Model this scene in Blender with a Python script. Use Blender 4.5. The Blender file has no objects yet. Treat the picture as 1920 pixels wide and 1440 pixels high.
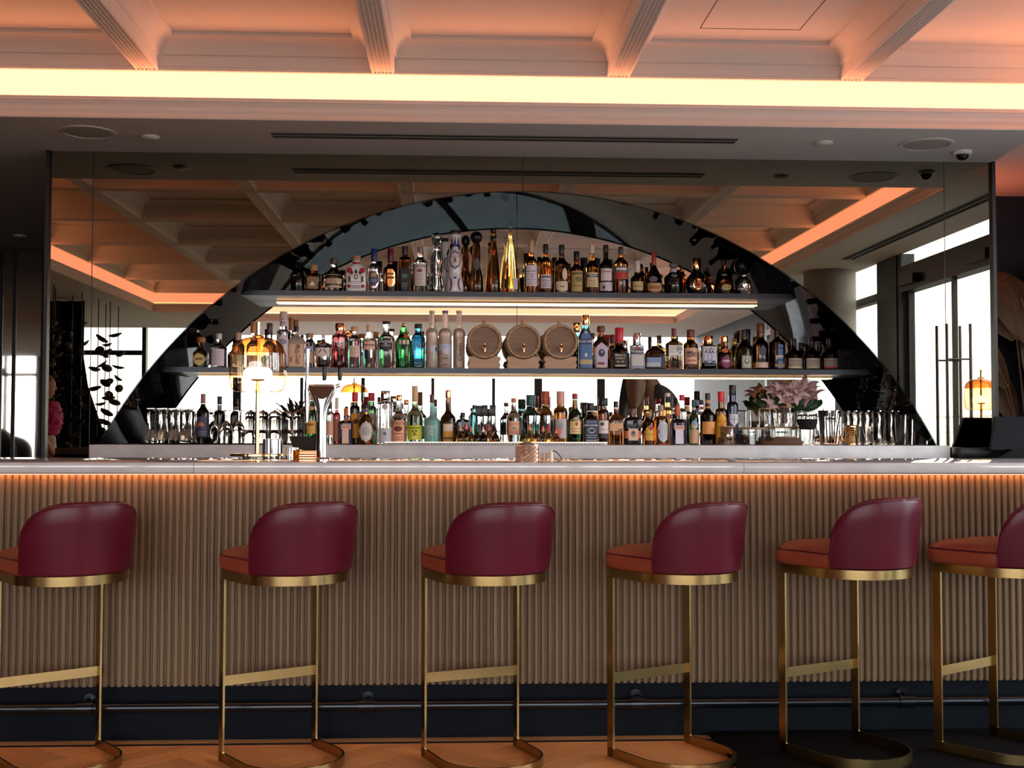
import bpy, bmesh, math, random
from mathutils import Vector, Matrix
random.seed(7)
S = bpy.context.scene
COL = S.collection

# ------------------------------------------------------------------ camera
F_PX, YAW, PITCH, ROLL = 2306.98, 0.0461324, 0.0399729, 0.00175516
EYE = 1.188
_cy, _sy, _cp, _sp = math.cos(YAW), math.sin(YAW), math.cos(PITCH), math.sin(PITCH)
FWD = Vector((_sy * _cp, _cy * _cp, _sp))
_r = Vector((_cy, -_sy, 0.0))
_u = _r.cross(FWD)
RIGHT = _r * math.cos(ROLL) + _u * math.sin(ROLL)
UP = _u * math.cos(ROLL) - _r * math.sin(ROLL)
cam = bpy.data.cameras.new('camera')
cam.sensor_width = 36.0
cam.lens = F_PX / 1920 * 36.0
cam.clip_end = 200
cam_o = bpy.data.objects.new('camera', cam)
COL.objects.link(cam_o)
cam_o.matrix_world = Matrix(((RIGHT.x, UP.x, -FWD.x, 0), (RIGHT.y, UP.y, -FWD.y, 0), (RIGHT.z, UP.z, -FWD.z, EYE), (0, 0, 0, 1)))
S.camera = cam_o


def at(px, py, Y):
    """the point at depth Y on the sight line that the photograph shows at (px, py)"""
    d = RIGHT * ((px - 960) / F_PX) + FWD + UP * ((720 - py) / F_PX)
    t = Y / d.y
    return Vector((d.x * t, Y, EYE + d.z * t))


def atz(px, py, z):
    d = RIGHT * ((px - 960) / F_PX) + FWD + UP * ((720 - py) / F_PX)
    t = (z - EYE) / d.z
    return Vector((d.x * t, d.y * t, z))


def scl(px, Y):
    """metres per photograph pixel at depth Y near column px"""
    return (at(px + 5, 720, Y).x - at(px - 5, 720, Y).x) / 10


# ------------------------------------------------------------------ sky, exposure
w = bpy.data.worlds.new('sky')
S.world = w
w.use_nodes = True
nt = w.node_tree
bg = nt.nodes['Background']
tc = nt.nodes.new('ShaderNodeTexCoord')
sep = nt.nodes.new('ShaderNodeSeparateXYZ')
rmp = nt.nodes.new('ShaderNodeValToRGB')
nt.links.new(tc.outputs['Generated'], sep.inputs[0])
# Generated runs -1..1 over the sphere; below the horizon lies the sea
cr = rmp.color_ramp
mr_ = nt.nodes.new('ShaderNodeMapRange')
mr_.inputs['From Min'].default_value, mr_.inputs['From Max'].default_value = -1, 1
nt.links.new(sep.outputs['Z'], mr_.inputs[0])
nt.links.new(mr_.outputs[0], rmp.inputs[0])
cr.elements[0].position, cr.elements[0].color = .488, (.235, .205, .19, 1)
cr.elements[1].position, cr.elements[1].color = .505, (.95, .88, .86, 1)
e_ = cr.elements.new(.70)
e_.color = (.80, .90, 1.0, 1)
nt.links.new(rmp.outputs[0], bg.inputs[0])
SKY = 8.6
bg.inputs[1].default_value = SKY
S.view_settings.view_transform = 'Standard'
S.view_settings.look = 'None'
S.view_settings.gamma = 1.0
S.view_settings.exposure = 0.30
S.view_settings.use_curve_mapping = False
S.cycles.max_bounces = 10
S.cycles.use_adaptive_sampling = True
S.cycles.adaptive_threshold = .06
S.cycles.transmission_bounces = 8
S.cycles.transparent_max_bounces = 16
S.cycles.diffuse_bounces = 3
S.cycles.glossy_bounces = 6
S.cycles.caustics_reflective = False
S.cycles.caustics_refractive = False
S.cycles.sample_clamp_indirect = 6.0
S.cycles.use_denoising = True

COVE_E, TAPE_E = 2.6, 6.6      # glow given to the cove back wall, and the tape behind the lip
BAR_E = 38.0       # strip below the bar nose
SHELF_E = 7.5     # strips below the shelves


# daylight portals in the glazing
def portal(name, loc, rot, sx, sy):
    l = bpy.data.lights.new(name, 'AREA')
    l.shape = 'RECTANGLE'
    l.size, l.size_y = sx, sy
    l.cycles.is_portal = True
    o = bpy.data.objects.new(name, l)
    COL.objects.link(o)
    o.location = loc
    o.rotation_euler = rot


portal('daylight_portal', (-3.3, -4.9, 1.39), (math.radians(90), 0, 0), 14.4, 2.76)
portal('daylight_portal', (3.99, 2.6, 1.39), (math.radians(90), 0, math.radians(90)), 5.6, 2.76)

# ------------------------------------------------------------------ materials
MATS = {}


def _new(name):
    m = bpy.data.materials.new(name)
    m.use_nodes = True
    return m, m.node_tree, m.node_tree.nodes['Principled BSDF']


def P(name, col=(.5, .5, .5), rough=.5, metal=0.0, emit=None, es=0.0, spec=.5, coat=0.0, trans=0.0, ior=1.45, bump=None, noise=None):
    if name in MATS:
        return MATS[name]
    m, t, b = _new(name)
    b.inputs['Base Color'].default_value = (*col, 1)
    b.inputs['Roughness'].default_value = rough
    b.inputs['Metallic'].default_value = metal
    b.inputs['Specular IOR Level'].default_value = spec
    b.inputs['Coat Weight'].default_value = coat
    b.inputs['Coat Roughness'].default_value = .08
    b.inputs['Transmission Weight'].default_value = trans
    b.inputs['IOR'].default_value = ior
    if emit:
        b.inputs['Emission Color'].default_value = (*emit, 1)
        b.inputs['Emission Strength'].default_value = es
    tco = None
    if noise or bump:
        tco = t.nodes.new('ShaderNodeTexCoord')
    if noise:   # (scale xyz, colour b, low, high)
        sc, c2, lo, hi = noise
        mp = t.nodes.new('ShaderNodeMapping')
        mp.inputs['Scale'].default_value = sc
        n = t.nodes.new('ShaderNodeTexNoise')
        n.inputs['Scale'].default_value = 1.0
        n.inputs['Detail'].default_value = 6
        r = t.nodes.new('ShaderNodeValToRGB')
        r.color_ramp.elements[0].position, r.color_ramp.elements[1].position = lo, hi
        r.color_ramp.elements[0].color = (*col, 1)
        r.color_ramp.elements[1].color = (*c2, 1)
        t.links.new(tco.outputs['Object'], mp.inputs[0])
        t.links.new(mp.outputs[0], n.inputs['Vector'])
        t.links.new(n.outputs['Fac'], r.inputs[0])
        t.links.new(r.outputs[0], b.inputs['Base Color'])
    if bump:    # (scale, strength)
        n = t.nodes.new('ShaderNodeTexNoise')
        n.inputs['Scale'].default_value = bump[0]
        n.inputs['Detail'].default_value = 4
        bp = t.nodes.new('ShaderNodeBump')
        bp.inputs['Strength'].default_value = bump[1]
        bp.inputs['Distance'].default_value = .002
        t.links.new(tco.outputs['Object'], n.inputs['Vector'])
        t.links.new(n.outputs['Fac'], bp.inputs['Height'])
        t.links.new(bp.outputs[0], b.inputs['Normal'])
    MATS[name] = m
    return m


def C(r, g, b):
    """sRGB 0..255 to linear"""
    f = lambda c: ((c / 255 + .055) / 1.055) ** 2.4 if c > 10 else c / 255 / 12.92
    return (f(r), f(g), f(b))


def paper(col):
    return P('print_%d_%d_%d' % col, C(*col), .55)


def gloss(col, rough=.3, metal=0.0):
    return P('cap_%d_%d_%d_%d' % (*col, int(metal * 9)), C(*col), rough, metal)


def thin_glass(name, tint=(1, 1, 1), edge=.9, rough=.0, rim=None, f0=.045):
    """thin-walled clear glass: mostly lets light pass straight, mirrors at grazing angles"""
    if name in MATS:
        return MATS[name]
    m = bpy.data.materials.new(name)
    m.use_nodes = True
    t = m.node_tree
    t.nodes.clear()
    out = t.nodes.new('ShaderNodeOutputMaterial')
    tr = t.nodes.new('ShaderNodeBsdfTransparent')
    tr.inputs[0].default_value = (*tint, 1)
    gl = t.nodes.new('ShaderNodeBsdfGlossy')
    gl.inputs['Roughness'].default_value = rough
    gl.inputs[0].default_value = (edge, edge, edge, 1)
    lw = t.nodes.new('ShaderNodeLayerWeight')
    lw.inputs[0].default_value = .5
    pw = t.nodes.new('ShaderNodeMath')
    pw.operation = 'POWER'
    pw.inputs[1].default_value = 4.5
    fr = t.nodes.new('ShaderNodeMath')
    fr.operation = 'MULTIPLY_ADD'
    fr.inputs[1].default_value, fr.inputs[2].default_value = 1 - f0, f0
    if rim:     # longer path through the wall towards the silhouette
        p2 = t.nodes.new('ShaderNodeMath')
        p2.operation = 'POWER'
        p2.inputs[1].default_value = 2.6
        mc = t.nodes.new('ShaderNodeMixRGB')
        mc.inputs[1].default_value, mc.inputs[2].default_value = (*tint, 1), (*rim, 1)
        t.links.new(lw.outputs['Facing'], p2.inputs[0])
        t.links.new(p2.outputs[0], mc.inputs[0])
        t.links.new(mc.outputs[0], tr.inputs[0])
    t.links.new(lw.outputs['Facing'], pw.inputs[0])
    t.links.new(pw.outputs[0], fr.inputs[0])
    mx = t.nodes.new('ShaderNodeMixShader')
    t.links.new(fr.outputs[0], mx.inputs[0])
    t.links.new(tr.outputs[0], mx.inputs[1])
    t.links.new(gl.outputs[0], mx.inputs[2])
    t.links.new(mx.outputs[0], out.inputs[0])
    MATS[name] = m
    return m


def glass(name, col, rough=0.0, ior=1.4):
    return P('glass_' + name, col, rough, 0, trans=1.0, ior=ior)


PAINT = P('ceiling_paint', (.85, .82, .80), .75, bump=(60, .03))
MIRROR = P('bronze_mirror', (.31, .285, .22), .004, 1.0)
MIRROR_N = P('clear_mirror', (.74, .735, .70), .004, 1.0)
SMOKE = P('smoked_mirror', (.60, .57, .52), .02, 1.0)
BLACKGLOSS = bpy.data.materials.new('black_lacquer')
BLACKGLOSS.use_nodes = True
_t = BLACKGLOSS.node_tree
_t.nodes.clear()
_o, _g, _d, _m = (_t.nodes.new('ShaderNode' + q) for q in ('OutputMaterial', 'BsdfGlossy', 'BsdfDiffuse', 'AddShader'))
_g.inputs[0].default_value, _g.inputs['Roughness'].default_value = (.065, .070, .075, 1), .02
_d.inputs[0].default_value = (.003, .0035, .005, 1)
_t.links.new(_g.outputs[0], _m.inputs[0])
_t.links.new(_d.outputs[0], _m.inputs[1])
_t.links.new(_m.outputs[0], _o.inputs[0])
BLACKMETAL = P('black_metal', (.012, .013, .016), .35, .3)
DARKSHELF = P('dark_steel_shelf', (.03, .036, .048), .32, .4)
STONE = P('grey_stone', (.50, .485, .49), .35, 0, noise=((9, 9, 9), (.62, .605, .615), .35, .7))
TOPSTONE = P('polished_stone', (.52, .505, .52), .055, 0, spec=.8, noise=((7, 7, 7), (.62, .61, .63), .35, .7))
BRASS = P('brushed_brass', (.40, .275, .12), .24, 1.0, bump=(220, .06))
BRASSPOL = P('polished_brass', (.95, .62, .26), .12, 1.0)
COPPER = P('copper', (.90, .42, .20), .14, 1.0)
CHROME = P('chrome', (.80, .82, .84), .06, 1.0)
STEEL = P('brushed_steel', (.55, .57, .6), .25, 1.0)
NAVY = P('navy_kick_board', (.0022, .0036, .0068), .6, spec=.10)
NAVYWALL = P('navy_wall_paint', (.012, .018, .030), .6)
RUBBER = P('black_rubber', (.004, .004, .0045), .9, spec=.08, bump=(300, .3))
LEATHER = P('burgundy_leather', (.072, .004, .014), .33, 0, spec=.32, bump=(240, .10), noise=((6, 6, 6), (.090, .0055, .018), .3, .75))
SEATLEATHER = P('seat_leather', (.22, .040, .020), .42, 0, bump=(240, .10), noise=((6, 6, 6), (.28, .058, .026), .3, .75))
CONCRETE = P('concrete_plaster', (.26, .24, .225), .8, noise=((3, 3, 3), (.40, .375, .35), .3, .75), bump=(30, .2))
FRAME = P('dark_window_frame', (.018, .021, .024), .4, .2)
PANE = thin_glass('window_glass', (.97, .985, .98))
CLEAR = thin_glass('drinking_glass', (.90, .89, .87), .95, rim=(.34, .31, .29), f0=.11)
CLEAR2 = thin_glass('clear_bottle_glass', (.90, .91, .90), .95, rim=(.35, .36, .36))
AMBERSHADE = thin_glass('amber_lamp_glass', (.95, .82, .64), .95, rim=(.50, .22, .06), f0=.08)
AMBERCROWN = thin_glass('amber_lamp_crown', (.74, .38, .13), .95, rim=(.34, .11, .02), f0=.10)
BLACKWOOD = P('dark_wood', (.018, .010, .006), .45, noise=((3, 3, 40), (.035, .018, .010), .3, .7))
WHITEPL = P('white_plastic', (.72, .70, .68), .5)


def wood(name, c1, c2, sc, rough=.45, rnd=.25):
    if name in MATS:
        return MATS[name]
    m, t, b = _new(name)
    tco = t.nodes.new('ShaderNodeTexCoord')
    oi = t.nodes.new('ShaderNodeObjectInfo')
    mp = t.nodes.new('ShaderNodeMapping')
    mp.inputs['Scale'].default_value = sc
    add = t.nodes.new('ShaderNodeVectorMath')
    t.links.new(tco.outputs['Object'], add.inputs[0])
    t.links.new(oi.outputs['Location'], add.inputs[1])
    t.links.new(add.outputs[0], mp.inputs[0])
    n = t.nodes.new('ShaderNodeTexNoise')
    n.inputs['Scale'].default_value = 1
    n.inputs['Detail'].default_value = 7
    n.inputs['Roughness'].default_value = .65
    t.links.new(mp.outputs[0], n.inputs['Vector'])
    r = t.nodes.new('ShaderNodeValToRGB')
    r.color_ramp.elements[0].position, r.color_ramp.elements[1].position = .3, .72
    r.color_ramp.elements[0].color, r.color_ramp.elements[1].color = (*c1, 1), (*c2, 1)
    t.links.new(n.outputs['Fac'], r.inputs[0])
    hs = t.nodes.new('ShaderNodeHueSaturation')
    mr = t.nodes.new('ShaderNodeMapRange')
    mr.inputs['To Min'].default_value, mr.inputs['To Max'].default_value = 1 - rnd, 1 + rnd
    t.links.new(oi.outputs['Random'], mr.inputs[0])
    t.links.new(mr.outputs[0], hs.inputs['Value'])
    t.links.new(r.outputs[0], hs.inputs['Color'])
    t.links.new(hs.outputs[0], b.inputs['Base Color'])
    b.inputs['Roughness'].default_value = rough
    MATS[name] = m
    return m


SLATWOOD = wood('oak_slat', (.108, .062, .028), (.154, .093, .045), (160, 160, 2.5), .5, .16)
FLOORWOOD = wood('oak_floor', (.58, .25, .085), (.74, .37, .14), (6, 60, 60), .38, .16)
BARRELWOOD = wood('barrel_oak', (.40, .21, .09), (.54, .32, .15), (6, 60, 60), .55, .06)
CORK = P('cork', (.50, .30, .15), .8, noise=((300, 300, 300), (.36, .2, .09), .4, .7))
WALNUT = wood('walnut', (.07, .03, .014), (.13, .06, .03), (20, 20, 4), .45, .1)
COVE_GLOW = P('cove_wall_glow', (.25, .22, .20), .6, emit=(1.0, .28, .165), es=COVE_E)
LED_T = P('cove_light_tape', (.9, .8, .7), .6, emit=(1.0, .30, .085), es=TAPE_E)
LED_B = P('bar_strip_light', (.9, .8, .7), .6, emit=(1.0, .40, .165), es=BAR_E)
LED_S = P('shelf_strip_light', (.9, .8, .7), .6, emit=(1.0, .52, .24), es=SHELF_E)


# ------------------------------------------------------------------ geometry helpers
class MB:
    def __init__(s):
        s.v, s.f = [], []

    def add(s, v, f):
        n = len(s.v)
        s.v += [tuple(x) for x in v]
        s.f += [tuple(i + n for i in q) for q in f]
        return s

    def box(s, x0, x1, y0, y1, z0, z1):
        v = [(x, y, z) for z in (z0, z1) for y in (y0, y1) for x in (x0, x1)]
        return s.add(v, [(0, 2, 3, 1), (4, 5, 7, 6), (0, 1, 5, 4), (2, 6, 7, 3), (0, 4, 6, 2), (1, 3, 7, 5)])

    def quad(s, a, b, c, d):
        return s.add([a, b, c, d], [(0, 1, 2, 3)])

    def bevbox(s, x0, x1, y0, y1, z0, z1, b):
        bm = bmesh.new()
        bmesh.ops.create_cube(bm, size=1)
        for q in bm.verts:
            q.co = Vector(((x0 + x1) / 2 + q.co.x * (x1 - x0), (y0 + y1) / 2 + q.co.y * (y1 - y0), (z0 + z1) / 2 + q.co.z * (z1 - z0)))
        bmesh.ops.bevel(bm, geom=list(bm.edges), offset=b, segments=2, affect='EDGES', profile=.5)
        bm.verts.index_update()
        s.add([q.co for q in bm.verts], [[q.index for q in f.verts] for f in bm.faces])
        bm.free()
        return s

    def rings(s, rs, closed=True, cap0=False, cap1=False, loop=False):
        n = len(rs[0])
        v = [p for r in rs for p in r]
        f = []
        k = len(rs)
        for i in range(k if loop else k - 1):
            j = (i + 1) % k
            for a in range(n if closed else n - 1):
                b = (a + 1) % n
                f.append((i * n + a, i * n + b, j * n + b, j * n + a))
        if cap0:
            f.append(tuple(range(n - 1, -1, -1)))
        if cap1:
            f.append(tuple((k - 1) * n + a for a in range(n)))
        return s.add(v, f)

    def lathe(s, prof, n=20, c=(0, 0, 0), cap=True, sx=1, sy=1):
        rs = [[(c[0] + r * sx * math.cos(2 * math.pi * a / n), c[1] + r * sy * math.sin(2 * math.pi * a / n), c[2] + z) for a in range(n)] for r, z in prof]
        return s.rings(rs, True, cap and prof[0][0] > 1e-5, cap and prof[-1][0] > 1e-5)

    def tube(s, pts, r, n=8, cap=True):
        pts = [Vector(p) for p in pts]
        rs = []
        ref = None
        for i, p in enumerate(pts):
            d = (pts[min(i + 1, len(pts) - 1)] - pts[max(i - 1, 0)]).normalized()
            if ref is None:
                ref = Vector((0, 0, 1)) if abs(d.z) < .9 else Vector((1, 0, 0))
            a = d.cross(ref).normalized()
            b = d.cross(a).normalized()
            ref = -b.cross(d).normalized() if False else ref
            rr = r[i] if isinstance(r, (list, tuple)) else r
            rs.append([p + a * rr * math.cos(2 * math.pi * k / n) + b * rr * math.sin(2 * math.pi * k / n) for k in range(n)])
        return s.rings(rs, True, cap, cap)

    def prism(s, poly, axis, lo, hi):
        """extrude a 2-D polygon along an axis ('x','y','z')"""
        n = len(poly)

        def mk(p, h):
            return {'x': (h, p[0], p[1]), 'y': (p[0], h, p[1]), 'z': (p[0], p[1], h)}[axis]
        v = [mk(p, lo) for p in poly] + [mk(p, hi) for p in poly]
        f = [(i, (i + 1) % n, n + (i + 1) % n, n + i) for i in range(n)]
        f += [tuple(range(n - 1, -1, -1)), tuple(range(n, 2 * n))]
        return s.add(v, f)

    def mesh(s, name, mat, smooth=True):
        me = bpy.data.meshes.new(name)
        me.from_pydata(s.v, [], s.f)
        me.validate()
        bm = bmesh.new()
        bm.from_mesh(me)
        bmesh.ops.recalc_face_normals(bm, faces=list(bm.faces))
        bm.to_mesh(me)
        bm.free()
        if smooth:
            me.shade_smooth()
            try:
                me.set_sharp_from_angle(angle=math.radians(38))
            except Exception:
                pass
        if mat:
            me.materials.append(mat)
        return me

    def build(s, name, mat, parent=None, smooth=True):
        return link(name, s.mesh(name, mat, smooth), parent)


def link(name, me, parent=None, loc=None):
    o = bpy.data.objects.new(name, me)
    COL.objects.link(o)
    if parent:
        o.parent = parent
    if loc:
        o.location = loc
    return o


def tag(o, label, cat, group=None):
    o['label'] = label
    o['category'] = cat
    if group:
        o['group'] = group
    return o


def thing(name, label, cat, loc=(0, 0, 0), rz=0.0, group=None):
    o = bpy.data.objects.new(name, None)
    o.empty_display_size = .05
    COL.objects.link(o)
    o.location = loc
    o.rotation_euler = (0, 0, rz)
    return tag(o, label, cat, group)


def struct(o):
    o['kind'] = 'structure'
    return o


def copy_tree(o, parent=None):
    c = o.copy()
    COL.objects.link(c)
    c.parent = parent
    for ch in list(o.children):
        copy_tree(ch, c)
    return c


def text_mesh(txt, size, bold=0.0):
    """flat glyph mesh in x/z, centred"""
    cu = bpy.data.curves.new('lettering', 'FONT')
    cu.body = txt
    cu.size = size
    cu.align_x, cu.align_y = 'CENTER', 'CENTER'
    cu.resolution_u = 2
    cu.offset = bold * size
    o = bpy.data.objects.new('lettering', cu)
    COL.objects.link(o)
    dg = bpy.context.evaluated_depsgraph_get()
    me = bpy.data.meshes.new_from_object(o.evaluated_get(dg))
    bpy.data.objects.remove(o)
    v = [(q.co.x, q.co.y) for q in me.vertices]
    f = [tuple(p.vertices) for p in me.polygons]
    bpy.data.meshes.remove(me)
    return v, f
# ------------------------------------------------------------------ the room
Z_SOF, Z_LIP, Z_BEAM, Z_CEIL = 2.775, 2.884, 3.022, 3.195
CX0, CX1, CY0, CY1 = -3.95, 3.17, -2.3, 6.24      # coffered field
WX0, WX1, WY0, WY1 = -10.5, 3.94, -4.85, 10.7     # outer walls
Y_M, NICHE = 7.0, 0.65                            # mirror wall plane and niche depth
Z_BACK = 1.121                                    # back counter top


def ring_sweep(prof):
    """profile of (outward, z) swept round the coffered field, mitred"""
    m = MB()
    m.rings([[(CX0 - d, CY0 - d, z), (CX1 + d, CY0 - d, z), (CX1 + d, CY1 + d, z), (CX0 - d, CY1 + d, z)] for d, z in prof])
    return m


# floor
m = MB()
m.box(WX0, WX1, WY0, WY1 + .4, -.1, -.012)
floor = struct(m.build('floor', FLOORWOOD))
struct(MB().box(WX0, -2.42, 5.0, WY1, -.011, .001).build('floor_passage_darkener', P('ceiling_darkening_floor', (.022, .018, .016), .5), None, False))  # unseen dark floor added to cut bounce light on the left soffit
struct(MB().box(-2.42, WX1, 5.40, 7.9, -.011, .001).build('floor_service_darkener', MATS['ceiling_darkening_floor'], None, False))  # same added dark floor, carried on unseen behind the bar
struct(MB().box(WX0 + .1, WX1 - .1, WY0 + .1, 2.4, -.011, .006).build('floor_bounce_carpet', P('bounce_taupe', (.40, .265, .185), .95, spec=.1, bump=(400, .4)), None, False))  # unseen carpet added, its warm tone chosen to bounce light onto the soffit
# herringbone planks in front of the bar, clipped to the wood field
Y_BORDER = 4.775


def clip(poly, x0, x1, y0, y1):
    for ax, v, sg in ((0, x0, 1), (0, x1, -1), (1, y0, 1), (1, y1, -1)):
        out = []
        for i, p in enumerate(poly):
            q = poly[(i + 1) % len(poly)]
            a, b = (p[ax] - v) * sg, (q[ax] - v) * sg
            if a >= 0:
                out.append(p)
            if a * b < 0:
                t = a / (a - b)
                out.append((p[0] + (q[0] - p[0]) * t, p[1] + (q[1] - p[1]) * t))
        poly = out
        if not poly:
            return None
    return poly


PW, PL = .095, .57
e1, e2 = Vector((math.cos(.78), math.sin(.78))), Vector((-math.sin(.78), math.cos(.78)))
g = .0008
for i in range(-60, 60):
    for j in range(-8, 9):
        for k in (0, 1):
            # classic herringbone lattice
            o = e1 * (i * PW + j * PL) + e2 * (i * PW - j * PL) + Vector((-.6, 4.2))
            if k == 0:
                q = [o + e1 * g + e2 * g, o + e1 * (PL - g) + e2 * g, o + e1 * (PL - g) + e2 * (PW - g), o + e1 * g + e2 * (PW - g)]
            else:
                o = o + e2 * PW
                q = [o + e1 * g + e2 * g, o + e1 * (PW - g) + e2 * g, o + e1 * (PW - g) + e2 * (PL - g), o + e1 * g + e2 * (PL - g)]
            c = sum((Vector(p) for p in q), Vector((0, 0))) / 4
            if not (-3.4 < c.x < 1.6 and 2.6 < c.y < 5.3):
                continue
            q = clip([tuple(p) for p in q], -2.9, 1.6, 3.0, Y_BORDER)
            if not q or len(q) < 3:
                continue
            cx, cy = c
            ang = .78 + (math.pi / 2 if k else 0)
            ca, sa = math.cos(-ang), math.sin(-ang)
            ql = [((x - cx) * ca - (y - cy) * sa, (x - cx) * sa + (y - cy) * ca) for x, y in q]
            pl = MB().prism(ql, 'z', -.013, 0).build('plank', FLOORWOOD, floor, False)
            pl.location = (cx, cy, 0)
            pl.rotation_euler = (0, 0, ang)
MB().box(-2.9, 1.6, Y_BORDER + .001, Y_BORDER + .026, -.012, .0005).build('inlay_strip', P('dark_inlay', (.03, .022, .02), .5), floor, False)
x = -2.9
while x < 1.6:
    b = MB().box(0, min(.9, 1.6 - x) - .001, Y_BORDER + .027, 4.95, -.012, 0).build('border_plank', FLOORWOOD, floor, False)
    b.location = (x, 0, 0)
    x += .9

# coffered ceiling
m = MB()
m.box(CX0 - .02, CX1 + .02, CY0 - .02, CY1 + .02, Z_CEIL, Z_CEIL + .06)
ceil = struct(m.build('ceiling', PAINT, None, False))
ring_sweep([(.022, 3.13), (.022, Z_BEAM), (0, Z_BEAM), (0, 3.035), (.004, 3.04), (0, 3.045), (0, 3.098), (-.012, 3.102), (-.016, 3.125), (-.032, 3.152), (-.06, 3.17), (-.09, 3.176), (-.092, Z_CEIL)]).build('perimeter_fascia', PAINT, ceil)
HB = .056
half = [(HB, 3.026), (HB + .004, 3.03), (HB + .004, 3.096), (HB + .014, 3.10), (HB + .018, 3.125), (HB + .034, 3.152), (HB + .062, 3.17), (HB + .092, 3.176), (HB + .094, Z_CEIL + .005)]
fl = []
nfl = 5
fw = 2 * (HB - .008) / nfl
for i in range(nfl):
    a = -HB + .008 + i * fw
    fl += [(a + .002, Z_BEAM), (a + .005, Z_BEAM + .007), (a + fw - .005, Z_BEAM + .007), (a + fw - .002, Z_BEAM)]
bprof = [(-x, z) for x, z in reversed(half)] + [(-HB + .003, Z_BEAM)] + fl + [(HB - .003, Z_BEAM)] + half
BX = [at(xx, 134, 6.24).x for xx in (275, 718, 1160, 1597)]
BX = [BX[0] - 1.195] + BX
for xx in BX:
    MB().prism([(p[0] + xx, p[1]) for p in bprof], 'y', CY0, CY1).build('ceiling_beam', PAINT, ceil)
for yy in (4.62, 3.27, 1.90, .56, -.86):
    MB().prism([(p[0] + yy, p[1] + .0006) for p in bprof], 'x', CX0, CX1).build('ceiling_beam', PAINT, ceil)
# access hatch in one coffer
hp = [atz(1312, 53, Z_CEIL), atz(1500, 56, Z_CEIL)]
hx0, hx1, hy1 = hp[0].x, hp[1].x, hp[0].y
hm = MB()
for a, b, c_, d in ((hx0, hx1, hy1 - .004, hy1), (hx0, hx1, hy1 - .60, hy1 - .596), (hx0, hx0 + .004, hy1 - .6, hy1), (hx1 - .004, hx1, hy1 - .6, hy1)):
    hm.box(a, b, c_, d, Z_CEIL - .0015, Z_CEIL + .001)
hm.build('hatch_gap', P('shadow_gap', (.10, .07, .06), .8), ceil, False)

# lowered soffit round the coffers, cove with its back wall made to glow
m = MB()
m.box(WX0, WX1, CY1 + .03, WY1, Z_SOF, Z_SOF + .03)
m.box(WX0, WX1, WY0, CY0 - .03, Z_SOF, Z_SOF + .03)
m.box(WX0, CX0 - .03, CY0 - .03, CY1 + .03, Z_SOF, Z_SOF + .03)
m.box(CX1 + .03, WX1, CY0 - .03, CY1 + .03, Z_SOF, Z_SOF + .03)
sof = struct(m.build('ceiling_soffit', PAINT, None, False))
ring_sweep([(.032, 2.80), (.032, Z_SOF), (.004, Z_SOF), (.0, 2.779), (.010, 2.786), (.022, 2.805), (.024, 2.83), (.016, 2.848), (.004, 2.856), (.004, 2.862), (-.004, 2.864), (-.004, Z_LIP), (.02, Z_LIP), (.02, 2.82)]).build('cove_moulding', PAINT, sof)
ring_sweep([(.02, 2.81), (.168, 2.81)]).build('cove_tray', PAINT, sof)
ring_sweep([(.17, 3.13), (.02, 3.13)]).build('cove_top', PAINT, sof)
cove = struct(ring_sweep([(.165, 2.912), (.165, 3.13)]).build('cove_glow_wall', COVE_GLOW))  # back wall emits, standing in for the tape light falling on it
ring_sweep([(.163, 2.815), (.163, 2.911)]).build('light_tape', LED_T, cove)
cove['label'] = 'warm glowing back wall and light strip in the cove round the coffered ceiling'

# outer walls
wall_l = struct(MB().box(WX0 - .15, WX0, WY0, WY1, 0, Z_SOF).build('wall_left', NAVYWALL, None, False))
wb = struct(MB().box(WX0, 3.15, WY1, WY1 + .15, 0, Z_SOF).box(3.0, 3.15, 7.76, WY1, 0, Z_SOF).build('wall_back', BLACKWOOD, None, False))
wr = MB().box(WX1, WX1 + .15, 6.2, 8.2, 0, Z_SOF)
wr.box(WX1, WX1 + .15, WY0, -.2, 0, Z_SOF)
struct(wr.build('wall_right', NAVYWALL, None, False))
struct(MB().box(3.0, WX1, 8.0, 8.15, 0, Z_SOF).build('wall_alcove', NAVYWALL, None, False))

pw_ = MB().box(WX0, -6.9, 3.0, 3.12, 0, Z_SOF)  # unseen partition added to shield the left soffit from window light
pw_.box(-5.6, CX0 - .06, 3.0, 3.12, 0, Z_SOF)
struct(pw_.build('wall_light_blocker', NAVYWALL, None, False))

# smoked mirror panels on the far wall at the left
xs = [at(p, 700, WY1).x for p in (-60, 6, 24.5, 78, 200)]
for a, b in ((xs[0], xs[1] - .05), (xs[1], xs[2]), (xs[2] + .03, xs[3]), (xs[3] + .04, xs[4])):
    t = thing('mirror_panel', 'tall smoked mirror panel on the far left wall, ' + {0: 'outermost one', 1: 'the narrow strip', 2: 'the wide one beside the bar mirror', 3: 'mostly behind the bar mirror'}[[xs[0], xs[1], xs[2] + .03, xs[3] + .04].index(a)], 'mirror', (a, WY1 - .03, .02))
    MB().box(0, b - a, 0, .028, 0, 2.72).build('glass', SMOKE, t, False)
    MB().box(-.018, 0, -.01, .028, 0, 2.72).build('edge_strip', BLACKMETAL, t, False)
    MB().box(b - a, b - a + .012, -.01, .028, 0, 2.72).build('edge_strip', BLACKMETAL, t, False)

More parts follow.
